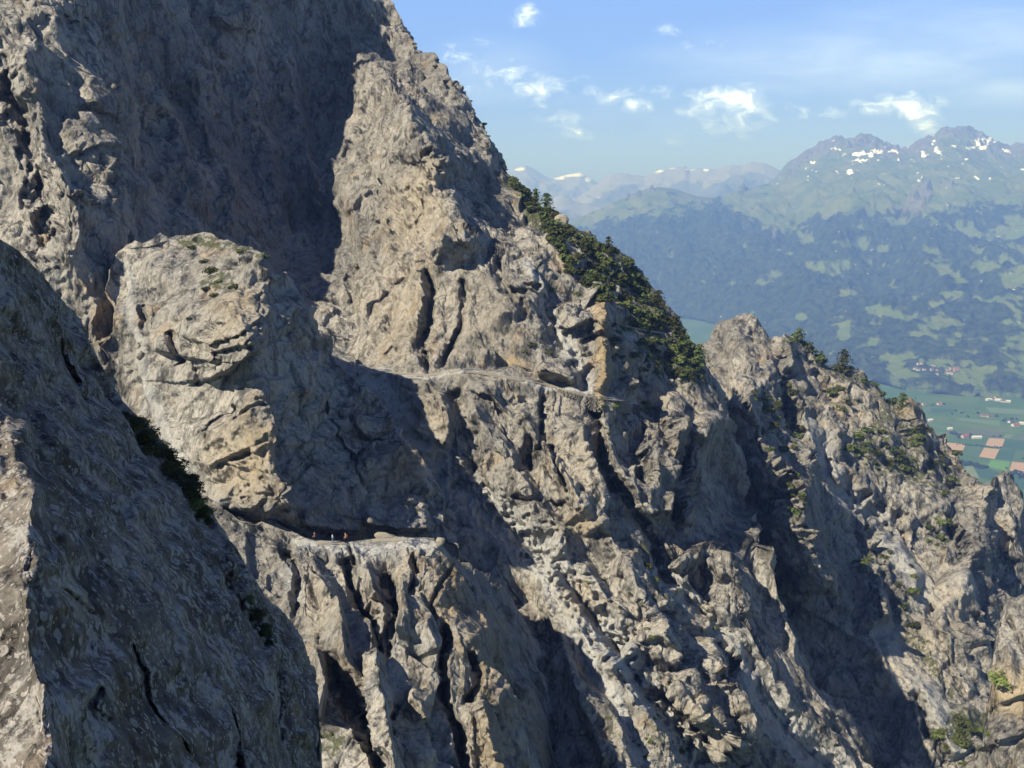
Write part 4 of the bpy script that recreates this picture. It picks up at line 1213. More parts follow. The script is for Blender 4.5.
# shrubs on the edge of the near face: fine leaves, seen close
NEARS = [make_shrub('shrub', random.Random(600 + k), PINE_M if k < 2 else BUSH_M, 9, 1500, 0.075, 0.8) for k in range(3)]
for (x, y, d) in [(122, 412, 20), (132, 420, 28), (143, 432, 30), (152, 445, 34), (162, 452, 30), (170, 464, 34), (178, 476, 32), (186, 486, 32), (192, 498, 28), (200, 508, 24), (207, 518, 16)]:
    place('n', NEARS, x - 2, y + 2, d * 1.35, 'near_rock_face', 'dark green shrub in the strip along the edge of the near face', 'shrub', 'shrubs along the near edge', 0.7, 0.35)
for (x, y, d) in [(250, 592, 18), (257, 606, 22), (265, 622, 22), (272, 636, 16)]:
    place('n', NEARS, x - 4, y + 6, d * 1.2, 'near_rock_face', 'dark shrub in the hollow lower down the near face', 'shrub', 'shrubs in the near hollow', 0.6, 0.35)

# ------------------------------------------------------------------ boulders
def make_boulder(name, seed, mat, cuts=9):
    bm = bmesh.new()
    bmesh.ops.create_icosphere(bm, subdivisions=3, radius=1.0)
    r = random.Random(seed)
    planes = [(Vector((r.gauss(0, 1), r.gauss(0, 1), r.gauss(0, 1))).normalized(), r.uniform(0.55, 0.85)) for k in range(cuts)]
    for v in bm.verts:
        for n, d in planes:
            k = v.co.dot(n) - d
            if k > 0:
                v.co -= n * k * 0.95
    co = np.array([v.co for v in bm.verts])
    nz = fbm(co * 2.5 + seed, 3, seed)
    for v, k in zip(bm.verts, nz):
        v.co *= 1 + 0.10 * float(k)
    me = bpy.data.meshes.new(name)
    bm.to_mesh(me)
    bm.free()
    me.materials.append(mat)
    o = bpy.data.objects.new(name, me)
    COL.objects.link(o)
    o.location = (0, 0, -3000)
    return o


STONE = plain('pale_boulder_stone', (0.24, 0.215, 0.17), 0.9, 0.3, 2.0)
BOULD = [make_boulder('boulder', 700 + k, STONE) for k in range(5)]


def put_boulder(px, py, wpx, sheet_name, label, group=None, scl=(1, 1, 1)):
    hit = pick(sheet_name, px, py)
    p, n = hit
    dep = p[1] * CP - p[2] * SP
    s = 0.55 * wpx * dep / FPX
    src = R.choice(BOULD)
    if src.name not in USED:
        USED.add(src.name)
        o = src
    else:
        o = src.copy()
        COL.objects.link(o)
    o.location = Vector(p) + Vector(n) * s * 0.3
    o.rotation_euler = (R.uniform(-.5, .5), R.uniform(-.5, .5), R.random() * 6.283)
    o.scale = (s * scl[0], s * scl[1], s * scl[2])
    tag(o, label, 'boulder', group)
    return o


put_boulder(139, 346, 7, 'rock_prow', 'upper of two pale boulders in the gully left of the prow')
put_boulder(141, 355, 9, 'rock_prow', 'lower and larger of two pale boulders in the gully left of the prow')
o = put_boulder(388, 533, 26, 'rock_ledge', 'sunlit outcrop block on the ledge at the foot of the prow', None, (1.0, 0.5, 0.36))
o.rotation_euler = (0.1, 0.25, 0.1)
put_boulder(440, 541, 9, 'rock_ledge', 'pale block at the right end of the ledge trail')
put_boulder(563, 220, 15, 'cliff', 'dark rounded boulder on the skyline beside the thicket', None, (1, 1, 0.9))
for poly, n in (([(440, 466), (470, 492), (520, 535), (560, 572), (600, 626), (640, 682), (672, 722), (690, 750)], 46), ([(690, 602), (722, 622), (746, 652), (768, 702), (800, 742)], 16), ([(365, 382), (390, 396), (405, 415)], 10)):
    for k in range(n):
        t = R.random() * (len(poly) - 1)
        i = int(t)
        x = poly[i][0] + (poly[i + 1][0] - poly[i][0]) * (t - i) + R.gauss(0, 7)
        y = poly[i][1] + (poly[i + 1][1] - poly[i][1]) * (t - i) + R.gauss(0, 6)
        put_boulder(x, y, R.uniform(1.2, 3.4) * (0.8 + 0.5 * R.random() ** 3), 'cliff', 'loose pale boulder lying in the scree of the cliff gullies', 'boulders in the scree gullies')

# ------------------------------------------------------------------ trails and the dry stone wall that carries one
TRAIL_MAT = plain('trail_gravel', (0.24, 0.215, 0.175), 0.95, 0.25, 4.0)


def sample_line(poly, n, sheet_name, smooth_n=3):
    L = np.cumsum([0] + [math.dist(a, b) for a, b in zip(poly[:-1], poly[1:])])
    s = np.linspace(0, L[-1], n)
    xs = np.interp(s, L, [p[0] for p in poly])
    ys = np.interp(s, L, [p[1] for p in poly])
    pts = np.array([pick(sheet_name, a, b)[0] for a, b in zip(xs, ys)])
    for k in range(smooth_n):
        pts[1:-1] = (pts[:-2] + 2 * pts[1:-1] + pts[2:]) / 4
    return pts


def ribbon(name, pts, w_out, w_in, thick):
    V, Fc = [], []
    n = len(pts)
    for i in range(n):
        t = pts[min(i + 1, n - 1)] - pts[max(i - 1, 0)]
        t[2] = 0
        t /= np.linalg.norm(t)
        out = np.array([t[1], -t[0], 0])
        if out @ pts[i] > 0:
            out = -out
        j = 0.25 * perlin(np.array([[i * 0.31, 2.2, 0.0]]), 4)[0]
        a = pts[i] + out * (w_out + j)
        b = pts[i] - out * w_in
        up = np.array([0, 0, 0.12])
        V += [a + up, b + up + np.array([0, 0, 0.1]), b - np.array([0, 0, thick]), a - np.array([0, 0, thick])]
    for i in range(n - 1):
        for k in range(4):
            Fc.append((i * 4 + k, i * 4 + (k + 1) % 4, i * 4 + 4 + (k + 1) % 4, i * 4 + 4 + k))
    Fc += [(0, 1, 2, 3), (n * 4 - 1, n * 4 - 2, n * 4 - 3, n * 4 - 4)]
    o = mesh_obj(name, V, Fc, TRAIL_MAT)
    o['kind'] = 'structure'
    return o


mid_pts = sample_line(TRAIL_MID, 90, 'cliff', 12)
ribbon('trail', mid_pts, 0.55, 1.2, 0.3)
ribbon('trail', sample_line(TRAIL_FAR, 40, 'cliff', 10), 1.7, 1.2, 0.4)
led_pts = sample_line([(300, 539), (312, 542), (324, 544), (345, 544), (360, 543), (380, 541), (405, 540), (430, 540)], 60, 'rock_ledge', 8)
ribbon('trail', led_pts, 0.3, 0.8, 0.3)


def stone_wall(pts, h, label):
    V, Fc = [], []
    r = random.Random(9)
    n = len(pts)
    seg = np.linalg.norm(np.diff(pts, axis=0), axis=1)
    S_ = np.concatenate([[0], np.cumsum(seg)])
    z = 0.1
    while z < h:
        sh = r.uniform(0.28, 0.5)
        s = r.uniform(0, 0.3)
        while s < S_[-1] - 0.3:
            sw = r.uniform(0.35, 0.9)
            c = np.array([np.interp(min(s + sw / 2, S_[-1]), S_, pts[:, k]) for k in range(3)])
            t = np.array([np.interp(min(s + sw, S_[-1]), S_, pts[:, k]) - np.interp(s, S_, pts[:, k]) for k in range(3)])
            t[2] = 0
            t /= np.linalg.norm(t) + 1e-6
            out = np.array([t[1], -t[0], 0])
            if out @ c > 0:
                out = -out
            base = c + out * (0.75 + 0.10 * z + r.uniform(-.07, .09)) - np.array([0, 0, z + sh / 2])
            i = len(V)
            for sx in (-1, 1):
                for sy in (-1, 1):
                    for sz in (-1, 1):
                        V.append(base + t * sx * (sw / 2 - .03) * r.uniform(.85, 1.0) + out * sy * 0.45 + np.array([0, 0, sz * (sh / 2 - .02) * r.uniform(.8, 1.0)]))
            for f in ((0, 1, 3, 2), (4, 6, 7, 5), (0, 4, 5, 1), (2, 3, 7, 6), (0, 2, 6, 4), (1, 5, 7, 3)):
                Fc.append(tuple(i + k for k in f))
            s += sw
        z += sh
    o = mesh_obj('stone_wall', V, Fc, plain('wall_stone', (0.17, 0.155, 0.13), 0.9, 0.45, 1.6))
    return tag(o, label, 'stone wall')


stone_wall(sample_line([(584, 395), (596, 397), (612, 399), (626, 400)], 40, 'cliff', 12), 3.4, 'grey dry stone wall holding up the middle trail right of the ochre streak')
stone_wall(sample_line([(536, 383), (550, 386), (566, 390), (580, 394)], 40, 'cliff', 12), 1.1, 'low dry stone edge of the middle trail left of the ochre streak')

# ------------------------------------------------------------------ walkers
SKIN = plain('skin', (0.45, 0.28, 0.20), 0.6, 0.08, 20)


def skin_mesh(name, joints, bones, mat, parent, sub=1):
    me = bpy.data.meshes.new(name)
    me.from_pydata([j[0] for j in joints], bones, [])
    o = bpy.data.objects.new(name, me)
    COL.objects.link(o)
    sk = o.modifiers.new('skin', 'SKIN')
    for i, j in enumerate(joints):
        rr = j[1] if isinstance(j[1], tuple) else (j[1], j[1])
        me.skin_vertices[0].data[i].radius = rr
    me.skin_vertices[0].data[0].use_root = True
    sb = o.modifiers.new('sub', 'SUBSURF')
    sb.levels = sb.render_levels = sub
    dg = bpy.context.evaluated_depsgraph_get()
    dg.update()
    m2 = bpy.data.meshes.new_from_object(o.evaluated_get(dg))
    o.modifiers.clear()
    o.data = m2
    m2.name = name
    m2.materials.clear()
    m2.materials.append(mat)
    m2.polygons.foreach_set('use_smooth', [True] * len(m2.polygons))
    o.parent = parent
    return o


def walker(loc, rz, label, shirt, trousers, pack, hair, step=0.22, arms=0.25, poles=False):
    w = empty('person', loc, rz)
    tag(w, label, 'person')
    J = {'pelvis': ((0, 0, .95), (.16, .11)), 'waist': ((0, 0, 1.12), (.14, .10)), 'chest': ((0, .02, 1.34), (.17, .12)), 'neck': ((0, .03, 1.50), .055), 'head0': ((0, .05, 1.58), (.075, .09)), 'head1': ((0, .055, 1.70), (.08, .095)),
         'hipL': ((-.10, 0, .90), .09), 'kneeL': ((-.10, step * .55, .50), .06), 'ankL': ((-.10, step * .5, .09), .042), 'toeL': ((-.10, step * .5 + .17, .03), .035),
         'hipR': ((.10, 0, .90), .09), 'kneeR': ((.10, -step * .2, .50), .06), 'ankR': ((.10, -step, .09), .042), 'toeR': ((.10, -step + .16, .03), .035),
         'shL': ((-.20, 0, 1.42), .06), 'elL': ((-.27, -.02, 1.15), .043), 'wrL': ((-.25, arms, 1.0), .03), 'shR': ((.20, 0, 1.42), .06), 'elR': ((.27, -.02, 1.15), .043), 'wrR': ((.25, arms, 1.0), .03)}
    B = [('pelvis', 'waist'), ('waist', 'chest'), ('chest', 'neck'), ('neck', 'head0'), ('head0', 'head1'), ('pelvis', 'hipL'), ('hipL', 'kneeL'), ('kneeL', 'ankL'), ('ankL', 'toeL'), ('pelvis', 'hipR'), ('hipR', 'kneeR'), ('kneeR', 'ankR'), ('ankR', 'toeR'),
         ('chest', 'shL'), ('shL', 'elL'), ('elL', 'wrL'), ('chest', 'shR'), ('shR', 'elR'), ('elR', 'wrR')]
    # hands: a palm, four unequal fingers and a thumb on either side
    for s, nm in ((-1, 'L'), (1, 'R')):
        wx, wy, wz = J['wr' + nm][0]
        J['palm' + nm] = ((wx, wy + .06, wz - .02), (.036, .016))
        B.append(('wr' + nm, 'palm' + nm))
        for k, ln in enumerate((.055, .065, .06, .045)):
            ox = (-.027 + .018 * k)
            J[f'f{nm}{k}a'] = ((wx + ox, wy + .10, wz - .03), .009)
            J[f'f{nm}{k}b'] = ((wx + ox, wy + .10 + ln * .7, wz - .03 - ln * .6), .008)
            B += [('palm' + nm, f'f{nm}{k}a'), (f'f{nm}{k}a', f'f{nm}{k}b')]
        J[f't{nm}'] = ((wx - s * .05, wy + .075, wz - .035), .010)
        B.append(('palm' + nm, f't{nm}'))
    J['nose'] = ((0, .165, 1.64), .014)
    B.append(('head0', 'nose'))
    names = list(J)
    skin_mesh('body', [J[k] for k in names], [(names.index(a), names.index(b)) for a, b in B], SKIN, w, 1)

    def cloth(name, keys, bones, grow, mat):
        js = []
        for k in keys:
            p, rr = J[k]
            rr = rr if isinstance(rr, tuple) else (rr, rr)
            js.append((p, (rr[0] + grow, rr[1] + grow)))
        return skin_mesh(name, js, [(keys.index(a), keys.index(b)) for a, b in bones], mat, w, 1)
    cloth('shirt', ['waist', 'chest', 'shL', 'elL', 'shR', 'elR'], [('waist', 'chest'), ('chest', 'shL'), ('shL', 'elL'), ('chest', 'shR'), ('shR', 'elR')], .022, shirt)
    cloth('trousers', ['pelvis', 'hipL', 'kneeL', 'ankL', 'hipR', 'kneeR', 'ankR'], [('pelvis', 'hipL'), ('hipL', 'kneeL'), ('kneeL', 'ankL'), ('pelvis', 'hipR'), ('hipR', 'kneeR'), ('kneeR', 'ankR')], .022, trousers)
    h = bmesh.new()
    bmesh.ops.create_icosphere(h, subdivisions=3, radius=.112)
    bmesh.ops.delete(h, geom=[v for v in h.verts if v.co.z < -.02 and v.co.y > -.03 or v.co.z < -.07], context='VERTS')
    me_ = bpy.data.meshes.new('hair')
    h.to_mesh(me_)
    h.free()
    me_.materials.append(hair)
    ho_ = bpy.data.objects.new('hair', me_)
    COL.objects.link(ho_)
    ho_.parent = w
    ho_.location = (0, .045, 1.70)
    if pack:
        pb = bmesh.new()
        bmesh.ops.create_cube(pb, size=1.0)
        for v in pb.verts:
            v.co = Vector((v.co.x * (.34 if v.co.z < 0 else .27), v.co.y * .20, v.co.z * .50))
        bmesh.ops.bevel(pb, geom=pb.edges[:], offset=.05, segments=2, affect='EDGES')
        me2 = bpy.data.meshes.new('backpack')
        pb.to_mesh(me2)
        pb.free()
        me2.materials.append(pack)
        po = bpy.data.objects.new('backpack', me2)
        COL.objects.link(po)
        po.location = Vector(loc) + Matrix.Rotation(rz, 3, 'Z') @ Vector((0, -.235, 1.27))
        po.rotation_euler = (0, 0, rz)
        tag(po, 'backpack carried by the walker, ' + label.split(',')[0].replace('walker', 'one').strip(), 'backpack')
    return w


C_ = lambda n, c: plain(n, c, 0.85, 0.15, 12)
RED, WHITE_, BLUE, TAN, DARK, BROWN = C_('dark_red_cloth', (.22, .03, .025)), C_('white_cloth', (.75, .74, .72)), C_('blue_denim', (.10, .17, .38)), C_('tan_cloth', (.42, .28, .16)), C_('black_cloth', (.02, .02, .022)), C_('brown_hair', (.06, .04, .03))


def ground(pts, px):
    q, _ = project(pts)
    return pts[int(np.argmin(np.abs(q - px)))] + np.array([0, 0, .16])


walker(ground(led_pts, 315), math.radians(80), 'walker in dark red, leftmost of the three on the ledge trail', RED, DARK, None, BROWN)
walker(ground(led_pts, 332), math.radians(-75), 'walker in white shirt and blue trousers, middle one on the ledge trail', WHITE_, BLUE, None, BROWN)
walker(ground(led_pts, 346), math.radians(95), 'walker in tan top, rightmost of the three on the ledge trail', TAN, DARK, C_('rust_cloth', (.30, .10, .05)), TAN)
walker(ground(mid_pts, 359), math.radians(-90), 'walker in black, alone in the shade at the start of the middle trail', DARK, DARK, None, DARK)

# ------------------------------------------------------------------ the valley: fields, tracks, farms, trees
def quad(name, pts, z, mat, kind='structure'):
    P_ = on_plane(np.array([p[0] for p in pts], float), np.array([p[1] for p in pts], float), FLOOR + z)
    o = mesh_obj(name, [tuple(p) for p in P_], [tuple(range(len(pts)))], mat)
    o['kind'] = kind
    return o


F = {k: plain('field_' + k, c, 0.95, 0.12, 0.03) for k, c in dict(stubble=(.36, .235, .13), bright=(.09, .20, .03), dark=(.03, .075, .035), pale=(.14, .17, .08), mid=(.055, .10, .032), grey=(.085, .095, .06), light=(.10, .15, .06)).items()}
FIELDS = [('stubble', [(946, 442.5), (966, 444), (963, 450.5), (950, 449.6)]), ('stubble', [(989, 438), (1005, 438.8), (1002, 447), (985, 446)]), ('stubble', [(984, 447.6), (999.5, 449.2), (994.6, 459), (979, 456.6)]), ('stubble', [(1012, 461.8), (1034, 463.5), (1034, 479), (1009.4, 470.4)]),
          ('bright', [(991, 459.6), (1010.6, 461.6), (1007, 471.2), (987, 466.5)]), ('dark', [(1005.4, 439.8), (1040, 443), (1040, 452), (1002.6, 447.6)]), ('dark', [(1000, 449.8), (1015.6, 450.5), (1011.4, 461), (995.3, 459.3)]), ('mid', [(1016.6, 450.8), (1045, 453), (1045, 463), (1012.6, 461.2)]),
          ('mid', [(966.8, 444.2), (984.4, 446.2), (978.4, 456.4), (963.6, 450.8)]), ('pale', [(966, 466), (973, 467), (979, 477.5), (971, 484), (962, 475)]), ('dark', [(974, 467.4), (988, 468.5), (1006, 474), (1000, 482), (980, 477)]), ('dark', [(1008, 471.6), (1034, 480.4), (1034, 492), (1003, 482)]),
          ('grey', [(940, 433), (985, 428.5), (1003, 431), (1001, 437), (972, 434)]), ('light', [(1006, 433.5), (1016, 434.6), (1010, 438.6), (1003, 438)]), ('grey', [(1020, 435), (1045, 437), (1045, 442), (1018, 439.8)]), ('light', [(985, 407), (1030, 410), (1030, 415), (990, 413)]), ('dark', [(930, 408), (955, 409), (957, 412), (932, 411.5)]),
          ('mid', [(925, 402), (980, 404), (978, 409), (925, 406)]), ('light', [(960, 418), (1000, 421), (1000, 426), (955, 420)])]
for k, (c, pts) in enumerate(FIELDS):
    quad('field', pts, 0.4 + 0.05 * k, F[c])
TRK = plain('track', (.20, .19, .15), 0.95, 0.1, 0.02)


def track(pts, w):
    P_ = on_plane(np.array([p[0] for p in pts], float), np.array([p[1] for p in pts], float), FLOOR + 1.6)
    V, Fc = [], []
    for i in range(len(P_)):
        t = P_[min(i + 1, len(P_) - 1)] - P_[max(i - 1, 0)]
        n = np.array([-t[1], t[0], 0]) / np.linalg.norm(t) * w / 2
        V += [P_[i] - n, P_[i] + n]
    for i in range(len(P_) - 1):
        Fc.append((2 * i, 2 * i + 1, 2 * i + 3, 2 * i + 2))
    o = mesh_obj('road', V, Fc, TRK)
    o['kind'] = 'structure'


track([(920, 417), (940, 421), (972, 427), (1000, 431), (1045, 436)], 5)
track([(920, 431), (946, 433), (965, 436.5), (1000, 437.4), (1045, 441.5)], 4)
track([(955, 450.3), (980, 457.4), (1012, 461.3), (1045, 464)], 4)

WALLW, WALLC, ROOFR, ROOFB, ROOFG = plain('white_render', (.46, .45, .42), .8, .06, .3), plain('cream_render', (.36, .32, .26), .8, .08, .3), plain('red_tiles', (.26, .075, .05), .8, .2, .5), plain('brown_tiles', (.13, .08, .065), .8, .2, .5), plain('pale_sheet_roof', (.48, .46, .42), .6, .06, .3)


def house(loc, rz, L, W, h, rh, wall, roof, label, group=None, chimney=True):
    e = empty('house', loc, rz)
    tag(e, label, 'house', group)
    l, w = L / 2, W / 2
    mesh_obj('wall', [(-l, -w, -2), (l, -w, -2), (l, w, -2), (-l, w, -2), (-l, -w, h), (l, -w, h), (l, w, h), (-l, w, h), (-l, 0, h + rh), (l, 0, h + rh)],
             [(0, 1, 5, 4), (1, 2, 6, 9, 5), (2, 3, 7, 6), (3, 0, 4, 8, 7)], wall, e)
    a, b = l + .8, w + .9
    dz = -rh * .9 / w
    ro = mesh_obj('roof', [(-a, -b, h + dz + .25), (a, -b, h + dz + .25), (a, 0, h + rh + .25), (-a, 0, h + rh + .25), (a, b, h + dz + .25), (-a, b, h + dz + .25),
                      (-a, -b, h + dz + .55), (a, -b, h + dz + .55), (a, 0, h + rh + .6), (-a, 0, h + rh + .6), (a, b, h + dz + .55), (-a, b, h + dz + .55)],
                  [(0, 3, 2, 1), (3, 5, 4, 2), (6, 7, 8, 9), (9, 8, 10, 11), (0, 1, 7, 6), (5, 11, 10, 4), (1, 2, 8, 7), (2, 4, 10, 8), (0, 6, 9, 3), (3, 9, 11, 5)], roof, e)
    if chimney:
        c = [(x, y, z) for z in (h + rh * .4, h + rh + 1.5) for x, y in ((l * .4, 1), (l * .4 + 1.2, 1), (l * .4 + 1.2, 2.2), (l * .4, 2.2))]
        mesh_obj('chimney', c, [(0, 1, 5, 4), (1, 2, 6, 5), (2, 3, 7, 6), (3, 0, 4, 7), (4, 5, 6, 7)], wall, ro)
    wn = plain('window_glass', (.04, .05, .06), .2, .1, 1) if 'window_glass' not in bpy.data.materials else bpy.data.materials['window_glass']
    for k in range(3):
        x = -l + L * (k + .5) / 3
        mesh_obj('window', [(x - 1, -w - .06, 1.6), (x + 1, -w - .06, 1.6), (x + 1, -w - .06, 3.6), (x - 1, -w - .06, 3.6)], [(0, 1, 2, 3)], wn, e)
    return e


def at(px, py):
    return tuple(on_plane(px, py, FLOOR + 0.3))


house(at(964.8, 437.6), .35, 26, 15, 6, 6, WALLC, ROOFR, 'red-roofed farmhouse between dark trees beside the white barn')
house(at(976.4, 438.2), .05, 32, 15, 5, 4, WALLW, ROOFG, 'long white barn right of the red-roofed farmhouse', None, False)
house(at(1015.5, 426), .3, 30, 14, 6, 5, WALLW, ROOFR, 'red-roofed farmhouse at the right edge of the valley')
house(at(1021.5, 424.5), -.3, 16, 12, 6, 4, WALLW, ROOFG, 'white outbuilding right of the farmhouse at the right edge', None, False)
house(at(1009.8, 422.6), .6, 14, 10, 5, 4, WALLW, ROOFB, 'small white house left of the farmhouse at the right edge', None)
house(at(949.8, 429.6), .1, 16, 10, 5, 3.5, WALLW, ROOFG, 'small pale barn up the track from the white barn', None, False)
house(at(930.2, 421), .2, 16, 11, 5, 3.5, WALLW, ROOFG, 'small white building beside the spur edge', None, False)
house(at(939.5, 405), .2, 18, 12, 6, 4, WALLW, ROOFR, 'white house with red roof alone in the upper meadow')
house(at(924, 405), .2, 16, 10, 5, 4, WALLW, ROOFB, 'pale house just right of the stacked rock head', None)
for k, (x, y, L) in enumerate([(988, 400.5, 18), (993, 400, 14), (998, 401, 24), (1003.5, 402, 22), (1008, 402.4, 16), (996, 398.6, 14)]):
    house(at(x, y), R.uniform(-.3, .3), L, 12, 6, 4, WALLW, ROOFB if k % 2 else ROOFG, 'white house in the hamlet at the edge of the dark wood', 'houses of the hamlet by the wood', False)
for k, (x, y) in enumerate([(982, 416.2), (986, 416.6), (989, 417.4), (991.5, 417)]):
    house(at(x, y), R.uniform(-.5, .5), 13, 9, 5, 4, WALLC, ROOFB, 'small brown-roofed house in the row amid the upper fields', 'brown-roofed houses amid the fields', False)
LP_ = P[:, :-1]
for k in range(18):
    x = R.uniform(912, 956)
    y = 370 + (x - 912) * 0.09 + R.gauss(0, 2.6)
    j = np.unravel_index(np.argmin(np.hypot(lpx - x, lpy - y)), lpx.shape)
    house(tuple(LP_[j] + np.array([0, 0, .5])), R.uniform(-.6, .6), R.uniform(11, 18), 11, 6, 4, WALLW if k % 3 else WALLC, ROOFB if k % 4 else ROOFR, 'house of the village at the foot of the wooded slope', 'houses of the village below the slope', False)

VT = []
for k in range(3):
    VT.append(make_shrub('tree', random.Random(800 + k), VALLEY_M, 8, 240, 0.2, 1.1, parts=False, stem_h=0.6))


def vtree(px, py, size, label, group):
    src = R.choice(VT)
    if src.name not in USED:
        USED.add(src.name)
        o = src
    else:
        o = src.copy()
        COL.objects.link(o)
    o.location = at(px, py)
    o.rotation_euler = (0, 0, R.random() * 6.283)
    s = size * 0.6
    o.scale = (s * R.uniform(.8, 1.1), s * R.uniform(.8, 1.1), s * R.uniform(.9, 1.3))
    tag(o, label, 'tree', group)


for (x, y) in [(959.6, 437.2), (960.4, 435.6), (969.6, 437.6), (970.2, 436), (952.2, 434.2), (953.8, 434.8), (955.6, 435.2), (958.8, 438.2)]:
    vtree(x, y, R.uniform(11, 16), 'dark tree beside the red-roofed farmhouse', 'trees beside the farmhouse')
for k in range(26):
    x = 960 + k * 1.05
    vtree(x, 463.4 + (x - 960) * 0.17 + R.gauss(0, .9), R.uniform(10, 16), 'tree in the dark row below the stubble fields', 'trees in the row below the fields')
for k in range(16):
    x = 957 + k * 2.9
    vtree(x, 444.6 + (x - 957) * 0.075 + R.gauss(0, .3), R.uniform(5, 9), 'small tree in the hedge between the stubble fields', 'hedge trees between the fields')
for (x, y) in [(952, 414.4), (961.6, 413.4), (964.6, 411.8), (954.4, 410.4), (956, 411), (968, 417), (977.6, 413.6), (978.6, 413.4), (985.6, 415.2), (989.8, 416.6), (996.4, 417), (1004.4, 421.6), (1003.4, 421), (1005.6, 419.6), (1011.6, 419.6), (1016.4, 419.8), (1014, 422.6), (1020, 423.8), (994, 436.6), (1000.4, 436.8), (1023, 459), (1006, 468.8), (1022, 473), (1016, 471.6), (1019, 472.4), (932, 405.6), (934, 405), (944, 404.8), (906, 396), (915, 399)]:
    vtree(x, y, R.uniform(7, 13), 'small dark tree standing in the open valley meadows', 'scattered trees in the valley')
for k in range(40):
    x = R.uniform(1006, 1040)
    vtree(x, 474 + (x - 1006) * 0.1 + R.gauss(0, 1.6), R.uniform(9, 14), 'tree of the dark copse at the right edge of the fields', 'trees of the copse at the edge')
# prototypes nobody used
for src in PINES_LOW + BUSHES + TUFTS + LIMES + PINES + NEARS + BOULD + VT:
    if src.name not in USED:
        for ch in list(src.children):
            bpy.data.objects.remove(ch)
        bpy.data.objects.remove(src)

# ------------------------------------------------------------------ camera, sun, sky
cam = bpy.data.cameras.new('camera')
cam.sensor_width = 36
cam.lens = FPX / 1024 * 36
cam.clip_start = 0.5
cam.clip_end = 120000
co = bpy.data.objects.new('camera', cam)
COL.objects.link(co)
co.rotation_euler = (math.radians(90) - PITCH, 0, 0)
SC.camera = co

SUN = Vector((-0.60, -0.45, 0.67)).normalized()
sl = bpy.data.lights.new('sun', 'SUN')
sl.energy = 5.0
sl.angle = math.radians(0.5)
sl.color = (1.0, 0.94, 0.84)
so = bpy.data.objects.new('sun', sl)
COL.objects.link(so)
so.rotation_euler = (-SUN).to_track_quat('-Z', 'Y').to_euler()

wd = bpy.data.worlds.new('World')
SC.world = wd
wd.use_nodes = True
wt = wd.node_tree
wt.nodes.clear()
sky = wt.nodes.new('ShaderNodeTexSky')
sky.sky_type = 'NISHITA'
sky.sun_disc = False
sky.sun_elevation = math.asin(SUN.z)
sky.sun_rotation = math.atan2(SUN.x, SUN.y)
sky.altitude = 1300
sky.dust_density = 0.3
sky.ozone_density = 3.0
bgd = wt.nodes.new('ShaderNodeBackground')
bgd.inputs['Strength'].default_value = 0.05
wo = wt.nodes.new('ShaderNodeOutputWorld')
wt.links.new(bgd.outputs[0], wo.inputs['Surface'])

tint = wt.nodes.new('ShaderNodeMix')
tint.data_type = 'RGBA'
tint.blend_type = 'MULTIPLY'
tint.inputs[0].default_value = 1.0
tint.inputs[7].default_value = (1.0, 0.98, 1.18, 1)
wt.links.new(sky.outputs[0], tint.inputs[6])
wt.links.new(tint.outputs[2], bgd.inputs['Color'])

# clouds on a far shell of sky, outside the haze
SKM = bpy.data.materials.new('cloud_sky')
SKM.use_nodes = True
wt = SKM.node_tree
wt.nodes.clear()
SKM.cycles.emission_sampling = 'NONE'


def wmath(op, a, b=None, c=None, clamp=False):
    nd = wt.nodes.new('ShaderNodeMath')
    nd.operation = op
    nd.use_clamp = clamp
    for i, v in enumerate((a, b, c)):
        if v is None:
            continue
        if isinstance(v, (int, float)):
            nd.inputs[i].default_value = v
        else:
            wt.links.new(v, nd.inputs[i])
    return nd.outputs[0]


tcw = wt.nodes.new('ShaderNodeTexCoord').outputs['Object']
sep = wt.nodes.new('ShaderNodeSeparateXYZ')
wt.links.new(tcw, sep.inputs[0])
ysafe = wmath('MAXIMUM', sep.outputs[1], 0.05)
U = wmath('DIVIDE', sep.outputs[0], ysafe)
V = wmath('DIVIDE', sep.outputs[2], ysafe)
uv = wt.nodes.new('ShaderNodeCombineXYZ')
wt.links.new(U, uv.inputs[0])
wt.links.new(V, uv.inputs[1])


def wnoise(scale, sy, detail, rough, dist=0.0, off=0.0):
    mp = wt.nodes.new('ShaderNodeMapping')
    mp.inputs['Scale'].default_value = (scale, scale * sy, 1)
    mp.inputs['Location'].default_value = (off, off * 0.7, off)
    wt.links.new(uv.outputs[0], mp.inputs['Vector'])
    nd = wt.nodes.new('ShaderNodeTexNoise')
    nd.inputs['Scale'].default_value = 1
    nd.inputs['Detail'].default_value = detail
    nd.inputs['Roughness'].default_value = rough
    nd.inputs['Distortion'].default_value = dist
    wt.links.new(mp.outputs[0], nd.inputs['Vector'])
    return nd.outputs['Fac']


def cloud_uv(px, py):
    d = world(px, py, 1.0)
    return d[0] / d[1], d[2] / d[1]


def clouds(lst):
    acc = None
    for (px, py, rx, ry, st) in lst:
        u0, v0 = cloud_uv(px, py)
        a = wmath('MULTIPLY', wmath('SUBTRACT', U, u0), FPX / rx)
        b = wmath('MULTIPLY', wmath('SUBTRACT', V, v0), FPX / ry)
        r = wmath('SQRT', wmath('ADD', wmath('MULTIPLY', a, a), wmath('MULTIPLY', b, b)))
        f = wmath('MULTIPLY', wmath('SUBTRACT', 1.0, r, clamp=True), st)
        acc = f if acc is None else wmath('MAXIMUM', acc, f)
    return acc


